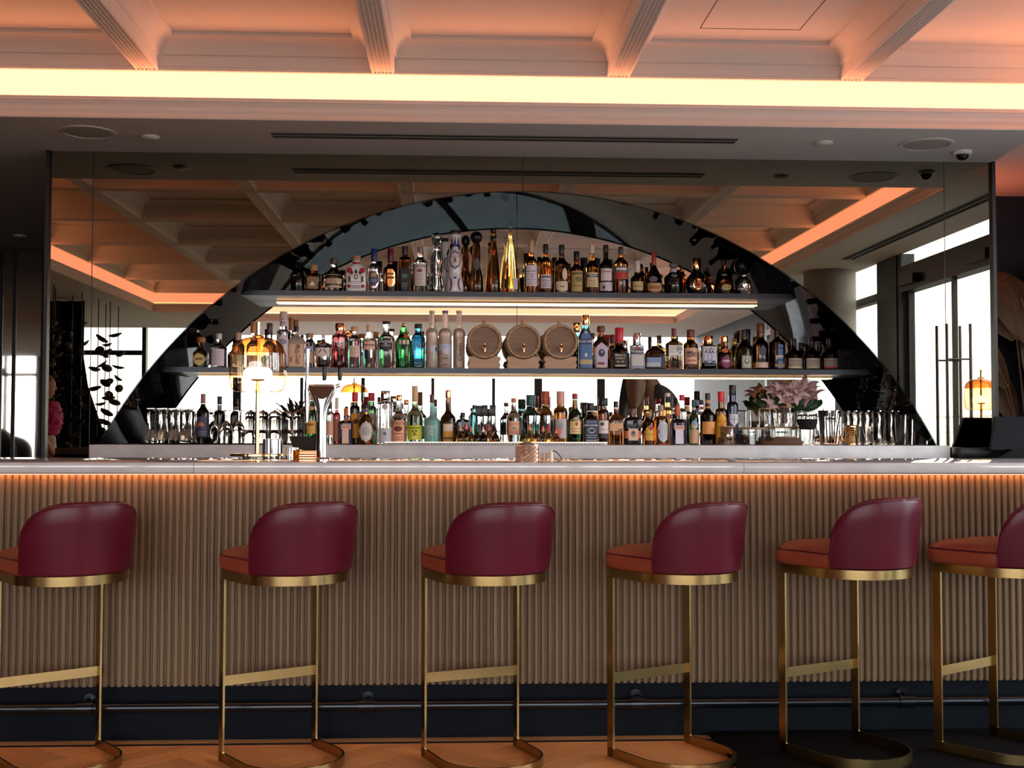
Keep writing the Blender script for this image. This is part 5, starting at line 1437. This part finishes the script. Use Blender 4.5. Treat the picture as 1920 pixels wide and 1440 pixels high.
# ------------------------------------------------------------------ lamp
def lamp(x, y, z, lab, k, dy0=0.0):
    t = thing('table_lamp', lab, 'lamp', (x, y, z))
    for a in range(3):
        MB().lathe([(4 * k, 0), (4 * k, 4.5 * k)], 10, (38 * k * math.cos(a * 2.09 + .3), 38 * k * math.sin(a * 2.09 + .3), 0)).build('foot', BLACKMETAL, t)
    MB().lathe([(49 * k, 4.5 * k), (50.5 * k, 5.5 * k), (50.5 * k, 8.5 * k), (49 * k, 9.5 * k), (.001, 10 * k)], 48).build('base', BRASSPOL, t)
    MB().lathe([(4.2 * k, 9 * k), (4.2 * k, 140 * k), (3.2 * k, 141 * k), (3.2 * k, 258 * k), (.001, 259 * k)], 16).build('stem', BRASSPOL, t)
    z0 = 126 * k
    sp = [(24 * k, z0 + 1 * k), (42 * k, z0), (49 * k, z0 + 5 * k), (53 * k, z0 + 20 * k), (53.5 * k, z0 + 50 * k), (52 * k, z0 + 72 * k), (47 * k, z0 + 87 * k), (38 * k, z0 + 96 * k), (24 * k, z0 + 101.5 * k), (5 * k, z0 + 103 * k)]
    sh_ = MB().lathe(sp[:6], 48, cap=False).build('lamp_shade', AMBERSHADE, t)
    MB().lathe(sp[5:], 48, cap=False).build('shade_crown', AMBERCROWN, sh_)
    MB().lathe([(9 * k, z0 + 102 * k), (11 * k, z0 + 104 * k), (10 * k, z0 + 107 * k), (4 * k, z0 + 108 * k)], 24).build('cap', BRASSPOL, t)
    MB().lathe([(4.4 * k, z0 + 20 * k), (12 * k, z0 + 21 * k), (13 * k, z0 + 24 * k), (4.4 * k, z0 + 25 * k)], 28).build('bulb_collar', BRASSPOL, t)
    MB().lathe([(4.4 * k, z0 + 25.5 * k), (25 * k, z0 + 26 * k), (27 * k, z0 + 30 * k), (26 * k, z0 + 40 * k), (20 * k, z0 + 45 * k), (4.4 * k, z0 + 47 * k)], 32).build('bulb', P('lamp_bulb', (1, .9, .8), .5, emit=(1.0, .60, .28), es=16), t)
    return t


lp = atz(482, 860, Z_TOP)
lamp(lp.x, lp.y, Z_TOP + .0003, 'brass table lamp with amber glass shade glowing on the bar', scl(482, lp.y))
lamp(3.80, 5.27, Z_TOP + .0003, 'second amber glass table lamp, seen cut off at the mirror edge', scl(482, 5.2))

# ------------------------------------------------------------------ beer tap
bp = atz(603, 864, Z_TOP)
k = scl(603, bp.y)
t = thing('beer_tap', 'chrome beer tower with flared head and three tap handles', 'beer tap', (bp.x, bp.y, Z_TOP))
MB().lathe([(15 * k, .0003), (15 * k, 3 * k), (12 * k, 6 * k), (10.5 * k, 7 * k)], 28).build('foot', CHROME, t)
hd = [(7, 10, 10), (60, 9.6, 9.6), (88, 9.8, 9.6), (100, 12, 9.6), (112, 17, 9.8), (124, 22.5, 10), (134, 26.5, 10), (140, 28, 10), (143, 27, 9.4), (144, 20, 6)]
MB().rings([[(a * k * math.cos(2 * math.pi * i / 36), b * k * math.sin(2 * math.pi * i / 36), z * k) for i in range(36)] for z, a, b in hd], True, False, True).build('tower', CHROME, t)
yb_ = -10.6 * k
MB().prism([(-23.5 * k, 139 * k), (-22 * k, 134 * k), (-12 * k, 121 * k), (-3 * k, 116 * k), (3 * k, 116 * k), (12 * k, 121 * k), (22 * k, 134 * k), (23.5 * k, 139 * k)], 'y', yb_ - .001, yb_ + .004).build('badge', P('badge_brown', (.075, .026, .011), .4, 0, spec=.1), t, False)
MB().tube([(-24 * k, yb_, 139.5 * k), (24 * k, yb_, 139.5 * k)], .9 * k, 8).build('badge_rim', COPPER, t)
for dx, z0, z1, blk in ((4, 142, 178, 1), (33, 142, 176, 1), (-28, 150, 213, 0)):
    if blk:
        h_ = MB().tube([(dx * k, 0, z0 * k), (dx * k, 0, (z0 + 10) * k)], 2 * k, 10).build('handle_stem', CHROME, t)
        MB().lathe([(3.2 * k, (z0 + 9) * k), (4.2 * k, (z0 + 14) * k), (4.2 * k, (z1 - 2) * k), (3.6 * k, z1 * k), (.0005, z1 * k)], 14, (dx * k, 0, 0)).build('handle', gloss((14, 14, 16), .4), h_)
    else:
        h_ = MB().tube([(dx * k, 0, 72 * k), (dx * k, 0, 128 * k), (dx * k, 0, 160 * k)], [4 * k, 5.5 * k, 4 * k], 14).build('faucet', CHROME, t)
        MB().lathe([(2.2 * k, 158 * k), (3 * k, 175 * k), (4.6 * k, 205 * k), (4.4 * k, 211 * k), (.0005, z1 * k)], 16, (dx * k, 0, 0)).build('handle', P('pearl_handle', (.55, .60, .70), .12, .6), h_)
MB().tube([(-28 * k, 0, 128 * k), (-22 * k, 0, 130 * k)], 4 * k, 10).build('side_arm', CHROME, t)
MB().tube([(22 * k, 0, 138 * k), (33 * k, 0, 143 * k)], 4 * k, 10).build('side_arm', CHROME, t)

# things round the lamp and tap
def fluted_cup(px, w_, h_, py, lab, mat, name='steel_cup', Y=5.22):
    b = atz(px, py, Z_TOP)
    b.y = Y
    b.x = at(px, py, b.y).x
    k = scl(px, b.y)
    m = MB()
    rs = []
    for r, z in ((.96, 0), (1, .02), (1, .97), (.97, 1), (.9, 1), (.88, .06)):
        rs.append([(w_ / 2 * k * r * (1 + (.03 if i % 2 else -.03)) * math.cos(2 * math.pi * i / 36), w_ / 2 * k * r * (1 + (.03 if i % 2 else -.03)) * math.sin(2 * math.pi * i / 36), z * h_ * k) for i in range(36)])
    m.rings(rs, True, True, True)
    o = m.build(name, mat, None, False)
    o.location = (b.x, b.y, Z_TOP + .0003)
    return tag(o, lab, 'cup')


fluted_cup(511, 36, 36, 857, 'fluted steel cup behind the lamp foot', STEEL, Y=5.345)
fluted_cup(548, 24, 21, 858.6, 'small fluted steel cup right of the lamp foot', STEEL)
b = at(545, 857, 5.22)
k = scl(545, b.y)
t = thing('napkin_holder', 'dark leather napkin holder behind the fluted cups', 'napkin holder', (b.x + .055, b.y + .10, Z_TOP + .0003))
MB().prism([(-20 * k, 0), (22 * k, 0), (36 * k, 40 * k), (-34 * k, 42 * k)], 'y', 0, .012).build('panel', P('dark_leather', (.014, .007, .005), .6, spec=.2), t, False)
MB().prism([(-20 * k, 0), (22 * k, 0), (36 * k, 40 * k), (-34 * k, 42 * k)], 'y', .05, .062).build('panel', P('dark_leather', (.014, .007, .005), .6, spec=.2), t, False)
MB().box(-18 * k, 20 * k, .014, .048, .001, 34 * k).build('napkins', P('brown_napkin', (.09, .035, .02), .7), t, False)
b = atz(559, 864, Z_TOP)
k = scl(559, b.y)
o = MB().lathe([(10 * k, 0)] + [q for j in range(5) for q in ((10.4 * k, (1.5 + j * 4) * k), (9.4 * k, (3.4 + j * 4) * k))] + [(10 * k, 21 * k), (8.6 * k, 21 * k), (8 * k, 3 * k), (.001, 2.6 * k)], 22).build('ribbed_candle_glass', glass('candle', (.75, .32, .10), .0, 1.3))
o.location = (b.x, b.y, Z_TOP + .0003)
tag(o, 'ribbed amber candle glass left of the beer tap', 'candle holder')
b = atz(586, 863.5, Z_TOP)
t = thing('copper_tin', 'low ribbed copper tin in front of the beer tap', 'tin', (b.x, b.y - .13, Z_TOP + .0003))
m = MB()
for j in range(4):
    m.bevbox(-16 * k, 14 * k, -.035, .035, (j * 4.4) * k, (j * 4.4 + 4.2) * k, .0016)
m.build('body', COPPER, t)
MB().bevbox(-15.5 * k, 13.5 * k, -.033, .033, 17.7 * k, 19.5 * k, .001).build('lid', COPPER, t)

# copper diamond jar, charger with wire
b = atz(990, 867.2, Z_TOP)
k = scl(990, b.y)
t = thing('diamond_jar', 'diamond-cut copper glass jar with pointed lid on the bar edge', 'jar', (b.x, b.y + .06, Z_TOP + .0003))
rs = []
nr = 9
for j in range(nr):
    z = 30 * j / (nr - 1)
    rs.append([((22.6 if (i + j) % 2 else 21.2) * k * math.cos(2 * math.pi * i / 28), (22.6 if (i + j) % 2 else 21.2) * k * math.sin(2 * math.pi * i / 28), z * k) for i in range(28)])
dg = P('rose_gold_glass', (.80, .55, .42), .10, .75)
m = MB().rings(rs, True, True, True)
m.f = [q for f in m.f for q in ([f] if len(f) != 4 else [(f[0], f[1], f[2]), (f[0], f[2], f[3])])]
m.build('jar_body', dg, t, False)
MB().lathe([(22 * k, 30.3 * k), (21 * k, 33 * k), (14 * k, 35 * k), (6 * k, 38 * k), (2 * k, 40.5 * k), (.001, 41 * k)], 14).build('lid', dg, t, False)
b2 = atz(1021, 867, Z_TOP)
o = put(proto('shot_glass', [(.2, 2), (7.5, 1), (8, 0), (8.6, 17)], k, n=18, mat=MATS['rose_cut_glass']), 'shot_glass', 1021, b2.y + .05, Z_TOP + .0003, 'small rosy shot glass between the diamond jar and the cream charger', base=867)
t = thing('charger_plug', 'cream charger stick with a black wire on the bar edge', 'charger', (at(1033.5, 867, b2.y + .05).x, b2.y + .05, Z_TOP + .0003))
MB().lathe([(3.4 * k, 0), (3.6 * k, 2 * k), (3.6 * k, 19 * k), (2 * k, 21 * k), (2 * k, 23 * k), (.0005, 23.4 * k)], 12).build('stick', P('cream_plastic', (.78, .68, .48), .4), t)
MB().tube([(2 * k, 0, 21 * k), (8 * k, 0, 20.5 * k), (14 * k, .005, 15 * k), (20 * k, .01, 8 * k), (19 * k, -.01, 4 * k), (11 * k, -.03, 1.2 * k)], 1.0 * k, 8).build('wire', BLACKMETAL, t)
# ------------------------------------------------------------------ plants
def leaf_mesh(L, Wd, bend, n=10, pleat=0.0, tip=1.6, thick=.0012):
    """blade along +z that arches towards +y"""
    rows = []
    for i in range(n + 1):
        e = i / n
        wv = Wd * max(.03, math.sin(math.pi * min(1, e * .93 + .05)) ** (1 / tip))
        a = bend * e * e
        z, y = L * e * math.cos(a * .6), L * e * math.sin(a * .6)
        rows.append([(x * wv, y + abs(x) * wv * .35 + (pleat if j % 2 else 0), z) for j, x in enumerate((-1, -.66, -.33, 0, .33, .66, 1))])
    top = [[(x, y + thick, z) for x, y, z in r] for r in rows]
    m = MB()
    m.rings(rows, False)
    m.rings([list(reversed(r)) for r in top], False)
    return m


def lily(parent, loc, rot, s, mat, mid):
    o = bpy.data.objects.new('lily', None)
    COL.objects.link(o)
    o.parent = parent
    o.location = loc
    o.rotation_euler = rot
    for q in range(6):
        p_ = leaf_mesh(s, s * .20, 1.5 if q % 2 else 1.2, 8, 0, 1.2).build('petal', mat, o)
        p_.rotation_euler = (-.35, 0, q * math.pi / 3)
        p_.location = (0, 0, 0)
    MB().tube([(0, 0, 0), (0, 0, s * .75)], s * .02, 6).build('stamen', mid, o)
    return o


PETAL = P('pink_petal', (.62, .36, .36), .55, noise=((25, 25, 25), (.78, .60, .58), .35, .7))
STAM = P('stamen_green', (.35, .36, .12), .6)
LEAFG = P('deep_green_leaf', (.02, .055, .02), .4)
za = SH['C']
Yv = 7.50
pv = at(1480, 832, Yv)
k = scl(1480, Yv)
t = thing('lily_bouquet', 'bouquet of pink lilies in a glass vase behind the jars', 'flowers', (pv.x, Yv, za))
MB().lathe([(14 * k, 0), (15 * k, 2 * k), (13 * k, 30 * k), (17 * k, 58 * k)], 24, cap=False).build('vase', CLEAR2, t)
rnd = random.Random(3)
for i, (dx, y, s, tilt, yaw) in enumerate(((-34, 738, 34, -.5, .2), (-12, 748, 30, .9, .2), (6, 735, 36, .9, -.1), (26, 730, 40, .7, -.5), (44, 742, 34, .8, -.9), (-26, 722, 30, .6, .5), (0, 718, 30, .4, 0), (22, 716, 28, .3, -.4), (-46, 756, 28, 1.0, .8), (38, 720, 26, .4, -.8))):
    lily(t, (dx * k, -.05 + rnd.uniform(-.03, .05), (832 - max(y + 8, 738)) * k), (abs(tilt), 0, yaw), s * k * .9, PETAL, STAM)
    MB().tube([(0, 0, 8 * k), (dx * k * .6, 0, (832 - y) * k * .6), (dx * k, -.04, (832 - y) * k)], .0025, 6).build('stalk', LEAFG, t)
for i in range(9):
    a = -1.2 + 2.4 * i / 8
    l_ = leaf_mesh(44 * k, 7 * k, 1.3).build('leaf', LEAFG, t)
    l_.location = (30 * k * math.sin(a), -.01, 62 * k)
    l_.rotation_euler = (.5, .9 * a, 0)

# dark spiky plant behind the glass stacks
pv = at(548, 832, 7.45)
k = scl(548, 7.45)
t = thing('succulent', 'dark spiky plant in a small pot behind the glass stacks', 'plant', (pv.x, 7.45, za))
MB().lathe([(9 * k, 0), (12 * k, 2 * k), (14 * k, 40 * k), (12.5 * k, 40 * k), (.001, 38 * k)], 20).build('pot', BLACKMETAL, t)
DK = P('dark_leaf', (.012, .014, .012), .5)
for i in range(18):
    a = rnd.uniform(0, 6.28)
    l_ = leaf_mesh(rnd.uniform(44, 62) * k, 4 * k, .5, 6).build('leaf', DK, t)
    l_.location = (0, 0, 38 * k)
    l_.rotation_euler = (-rnd.uniform(.05, .75), 0, a)

# dried leaves in the alcove at the right
DRY = P('dried_leaf', (.085, .040, .016), .6, noise=((30, 30, 4), (.15, .078, .034), .35, .7))
DRY2 = P('pale_dried_leaf', (.22, .14, .085), .6, noise=((30, 30, 4), (.32, .21, .13), .35, .7))
t = thing('dried_leaf_vase', 'tall arrangement of large dried brown leaves in the right alcove', 'plant', (3.58, 7.50, 0))
MB().lathe([(.10, 0), (.13, .03), (.15, .5), (.09, .86), (.10, .90), (.085, .90)], 28).build('vase', BLACKMETAL, t)
for i, (dx, dz, L_, w_, rx, ry, rz, mt) in enumerate(((0.02, 1.38, .62, .16, -.1, -.25, .2, DRY), (-.10, 1.42, .50, .10, -.1, -.5, -.3, DRY), (.06, 1.05, .7, .16, .1, .35, .4, DRY), (-.02, 1.22, .50, .05, -.3, .32, .1, DRY2), (.10, 1.30, .7, .14, .1, .12, 0, DRY), (-.12, 1.12, .5, .09, .2, -.6, .2, DRY), (.02, .95, .44, .07, -.3, .5, 0, DRY2), (-.06, .92, .5, .12, -.2, -.15, .3, DRY))):
    l_ = leaf_mesh(L_, w_, .8, 16, .006, 1.5).build('leaf', mt, t)
    dz += .36
    l_.location = (dx, -.05 + .02 * i, dz)
    l_.rotation_euler = (rx, ry, rz)
    MB().tube([(0, 0, .86), (dx, -.05 + .02 * i, dz + .02)], .006, 6).build('stalk', DRY, t)
    MB().tube([(0, 0.002, 0), (0, .002 + .1 * L_ * .2, L_ * .5)], .004, 6).build('midrib', DRY2, l_)
# orange wall uplighter in the alcove, colouring the ceiling corner
t = thing('wall_light', 'small orange wall uplighter in the right alcove beside the mirror wall', 'lamp', (3.22, 7.55, 1.98))
MB().lathe([(.03, -.10), (.055, -.08), (.06, .06), (.05, .06), (.045, .0)], 20).build('housing', BLACKMETAL, t)
MB().box(-.125, -.05, -.015, .015, -.06, -.03).build('bracket', BLACKMETAL, t, False)
MB().lathe([(.048, .04), (.001, .042)], 20).build('lens', P('uplight_lens', (.9, .4, .2), .5, emit=(1.0, .20, .09), es=120), t)

# side shelf with till
t = thing('side_shelf', 'black floating shelf at the right of the back counter', 'shelf', (2.86, 6.85, 1.055))
MB().bevbox(0, 1.06, 0, .13, 0, .055, .004).build('board', BLACKMETAL, t)
t = thing('till_screen', 'black touch screen till turned away at the right edge', 'till', (at(1893, 800, 6.72).x, 6.72, 1.0))
zt0, zt1 = at(1890, 862, 6.72).z - 1.0, at(1890, 781, 6.72).z - 1.0
MB().prism([(-.12, zt0), (.25, zt0), (.25, zt0 + .06), (-.02, zt0 + .06)], 'y', -.08, .09).build('foot', P('till_black', (.004, .0045, .006), .5, spec=.12), t, False)
s_ = MB()
s_.rings([[(-.105, 0, zt0 + .055), (.24, 0, zt0 + .055), (.24, .05, zt1), (-.055, .05, zt1)], [(-.105, .03, zt0 + .055), (.24, .03, zt0 + .055), (.24, .08, zt1), (-.055, .08, zt1)]], True, True, True)
s_.build('screen_housing', MATS['till_black'], t, False)
MB().add([(.035, .008, zt0 + .08), (.22, .008, zt0 + .08), (.22, .036, zt1 - .06), (.05, .036, zt1 - .06)], [(0, 1, 2, 3)]).build('screen', P('till_glass', (.006, .007, .010), .5, spec=.06), t, False)
MB().box(.0, .04, -.0, .04, -1.0, zt0).build('pole', BLACKMETAL, t, False)

# tall dried leaves near the camera's right, seen only in the mirror
t = thing('dried_leaf_vase', 'dark dried leaf arrangement standing in the room, seen in the niche mirror', 'plant', (2.15, .6, 0))
MB().lathe([(.12, 0), (.16, .03), (.18, .5), (.10, .80), (.11, .84), (.095, .84)], 28).build('vase', BLACKMETAL, t)
for i, (dx, dz, L_, w_, ry, mt) in enumerate(((-.16, 1.15, .85, .07, -.12, DK), (.10, 1.25, .75, .20, .05, DRY), (.30, 1.3, .7, .16, .25, DRY), (.0, 1.5, .6, .12, -.05, DRY), (.5, 1.35, .5, .13, .5, DK))):
    l_ = leaf_mesh(L_, w_, .4, 12, .006, 1.5).build('leaf', mt, t)
    l_.location = (dx, .03 * i, dz)
    l_.rotation_euler = (0, ry, math.pi)
    MB().tube([(0, 0, .8), (dx, .03 * i, dz + .02)], .007, 6).build('stalk', DRY, t)

# hanging garlands of dark petals along the left of the room
GAR = P('garland_black', (.010, .010, .011), .5)
pet = MB()
pet.lathe([(.001, -.012), (.04, -.006), (.085, .016), (.09, .026), (.08, .020), (.03, .002), (.001, -.004)], 10, sy=.6)
pet_me = pet.mesh('petal', GAR)
for i in range(15):
    yy = 2.9 - i * .33
    xx = -4.15 - rnd.uniform(0, .35)
    t = thing('petal_garland', 'cord strung with dark petals hanging at the left, %s from the drape' % (['first', 'second', 'third', 'fourth', 'fifth', 'sixth', 'seventh', 'eighth', 'ninth', 'tenth', 'eleventh', 'twelfth', 'thirteenth', 'fourteenth', 'fifteenth'][14 - i]), 'garland', (xx, yy, Z_SOF), 0, 'petal garlands on the left of the room')
    ln = rnd.uniform(1.9, 2.35)
    MB().tube([(0, 0, 0), (0, 0, -ln)], .006, 6).build('cord', GAR, t)
    z = -.35 - rnd.uniform(0, .3)
    while z > -ln:
        o = link('petal', pet_me, t, (rnd.uniform(-.05, .05), 0, z))
        o.rotation_euler = (rnd.uniform(-.6, .6), rnd.uniform(-.6, .6), rnd.uniform(0, 3))
        z -= rnd.uniform(.10, .24)

# black drape behind the garlands
m = MB()
rows = []
for q in range(9):
    z = 2.76 - q * .34
    wd = 1.25 if z > 1.9 else 1.25 + (1.9 - z) * .35
    rows.append([(-.62 + wd * j / 24, .05 * math.sin(j * 1.9), max(.01, z)) for j in range(25)])
back_ = [[(x, y + .006, z) for x, y, z in r] for r in rows]
m.rings(rows, False)
m.rings(back_, False)
o = m.build('drape', P('black_velvet', (.008, .007, .008), .9))
o.location = (-5.05, -.9, 0)
tag(o, 'long black drape behind the petal garlands', 'curtain')

# dark wing chairs at the far left, seen in the smoked mirror
def chair(x, y, h, lab, rz):
    t = thing('wing_chair', lab, 'chair', (x, y, 0), rz)
    UPH = P('charcoal_upholstery', (.014, .013, .014), .8)
    rs = []
    for q in range(13):
        e = q / 12
        zz = .42 + (h - .42) * e
        hw = .36 * (1 if e < .6 else math.sqrt(max(.02, 1 - ((e - .6) / .41) ** 2)))
        rs.append([(-hw, -.02 + .1 * e, zz), (hw, -.02 + .1 * e, zz), (hw, .10 + .1 * e, zz), (-hw, .10 + .1 * e, zz)])
    MB().rings(rs, True, True, True).build('backrest', UPH, t)
    MB().bevbox(-.36, .36, -.60, .06, .22, .46, .05).build('seat', UPH, t)
    for sx in (-1, 1):
        MB().bevbox(sx * .37 - .05, sx * .37 + .05, -.56, .08, .2, .64, .03).build('armrest', UPH, t)
        for yy in (-.52, .02):
            MB().lathe([(.014, 0), (.022, .22)], 10, (sx * .32, yy, 0)).build('leg', WALNUT, t)


chair(-8.45, -2.7, 1.12, 'charcoal wing chair seen small in the smoked mirror, left one', 0)
chair(-8.2, -1.4, 1.26, 'taller charcoal wing chair seen small in the smoked mirror, right one', .4)

# ------------------------------------------------------------------ the guest reflected at the left edge of the mirror
def skin_body(name, verts, edges, radii, mat, parent, sub=2, root=0):
    me = bpy.data.meshes.new(name)
    me.from_pydata(verts, edges, [])
    o = link(name, me, parent)
    o.modifiers.new('skin', 'SKIN')
    me.skin_vertices[0].data[root].use_root = True
    for i, r in enumerate(radii):
        r = r if isinstance(r, tuple) else (r, r)
        me.skin_vertices[0].data[i].radius = r
        me.skin_vertices[0].data[i].use_root = (i == root)
    s = o.modifiers.new('sub', 'SUBSURF')
    s.levels = s.render_levels = sub
    me.materials.append(mat)
    dg = bpy.context.evaluated_depsgraph_get()
    me2 = bpy.data.meshes.new_from_object(o.evaluated_get(dg))
    me2.name = name
    me2.shade_smooth()
    bpy.data.objects.remove(o)
    return link(name, me2, parent)


SKINM = P('skin', (.55, .30, .20), .5)
HAIR = P('blonde_hair', (.22, .115, .04), .5, bump=(120, .4))
PINK = P('magenta_ruffle', (.46, .02, .12), .7, bump=(90, .8))
BEIGE = P('beige_trousers', (.46, .34, .25), .7)
t = thing('person', 'guest in a magenta ruffled top and beige trousers, at the left mirror edge', 'person', (-4.02, 1.75, 0), math.radians(-105))
V = [(0, 0, .95), (0, .01, 1.08), (0, 0, 1.24), (0, -.01, 1.40), (0, -.01, 1.48), (0, .0, 1.53),
     (.085, 0, .90), (.095, .01, .50), (.095, -.02, .10), (.10, .10, .04),
     (-.085, 0, .90), (-.095, .01, .50), (-.095, -.02, .10), (-.10, .10, .04),
     (.17, -.01, 1.40), (.21, .0, 1.13), (.20, .13, .93), (.195, .18, .88),
     (-.17, -.01, 1.40), (-.21, .0, 1.13), (-.20, .13, .93), (-.195, .18, .88)]
E_ = [(0, 1), (1, 2), (2, 3), (3, 4), (4, 5), (0, 6), (6, 7), (7, 8), (8, 9), (0, 10), (10, 11), (11, 12), (12, 13), (3, 14), (14, 15), (15, 16), (16, 17), (3, 18), (18, 19), (19, 20), (20, 21)]
Rr = [(.15, .11), (.12, .095), (.14, .10), (.13, .085), .05, .048, .085, .058, .042, .035, .085, .058, .042, .035, .05, .04, .028, .022, .05, .04, .028, .022]
body = skin_body('body', V, E_, Rr, SKINM, t)
for sx in (1, -1):
    fv, fe, frr = [(sx * .195, .17, .89)], [], [.02]
    for q, (ox, ln) in enumerate(((-.024, .062), (-.008, .072), (.008, .068), (.022, .055))):
        b0 = len(fv)
        fv += [(sx * .195 + ox, .215, .855), (sx * .195 + ox, .215 + ln * .5, .855 - ln * .4), (sx * .195 + ox * .9, .215 + ln * .7, .855 - ln * .95)]
        fe += [(0, b0), (b0, b0 + 1), (b0 + 1, b0 + 2)]
        frr += [.0095, .0085, .007]
    b0 = len(fv)
    fv += [(sx * .195 - sx * .03, .195, .875), (sx * .195 - sx * .045, .235, .855)]
    fe += [(0, b0), (b0, b0 + 1)]
    frr += [.010, .008]
    skin_body('hand', fv, fe, frr, SKINM, t, 1)
hm = []
for q in range(13):
    e = q / 12
    r = [.035, .052, .062, .069, .074, .078, .080, .080, .078, .073, .063, .045, .012][q]
    hm.append([(r * .92 * math.cos(2 * math.pi * i / 20), r * 1.12 * math.sin(2 * math.pi * i / 20) + .012, 1.515 + .235 * e) for i in range(20)])
head = MB().rings(hm, True, True, True).build('head', SKINM, t)
MB().lathe([(.004, 0), (.013, .004), (.010, .03), (.004, .04)], 10, (0, .100, 1.60)).build('nose', SKINM, head)
for sx in (-1, 1):
    MB().lathe([(.001, -.008), (.011, -.004), (.011, .004), (.001, .008)], 10, (sx * .03, .088, 1.642)).build('eye', P('eye_dark', (.03, .02, .02), .2), head)
    MB().lathe([(.001, -.028), (.012, -.02), (.016, .01), (.001, .03)], 10, (sx * .076, .0, 1.63), sy=1.6).build('ear', SKINM, head)
MB().lathe([(.001, -.006), (.012, -.003), (.012, .003), (.001, .006)], 10, (0, .092, 1.565), sx=1.7, sy=.5).build('mouth', P('lips', (.40, .08, .08), .4), head)
hr = []
for q in range(11):
    e = q / 10
    r = [.085, .092, .094, .095, .094, .093, .090, .083, .070, .048, .010][q]
    cut = .055 if e < .62 else .0
    hr.append([(r * math.cos(2 * math.pi * i / 24), min(r * 1.12 * math.sin(2 * math.pi * i / 24) - .004, .06 - cut if e < .62 else .2), 1.50 + .275 * e) for i in range(24)])
MB().rings(hr, True, True, True).build('hair', HAIR, t)
MB().lathe([(.001, -.045), (.035, -.03), (.048, 0), (.035, .03), (.001, .045)], 14, (0, -.085, 1.74)).build('hair_bun', HAIR, t)
rf = []
for q in range(15):
    e = q / 14
    r = .15 + .05 * math.sin(math.pi * e) + (.014 if q % 2 else 0)
    rf.append([(r * (1.12 + .07 * math.sin(i * 2.2 + q)) * math.cos(2 * math.pi * i / 36), r * (.82 + .07 * math.cos(i * 1.7 + q * 2)) * math.sin(2 * math.pi * i / 36), 1.16 + .33 * e) for i in range(36)])
MB().rings(rf, True, True, True).build('ruffled_top', PINK, t)
for sx in (-1, 1):
    MB().lathe([(.075, .09), (.085, .3), (.092, .55), (.105, .85), (.11, .97)], 18, (sx * .088, -.003, 0)).build('trouser_leg', BEIGE, t)
MB().lathe([(.18, .86), (.185, .95), (.155, 1.06), (.145, 1.15)], 24, (0, 0, 0), sy=.75).build('waist', BEIGE, t)
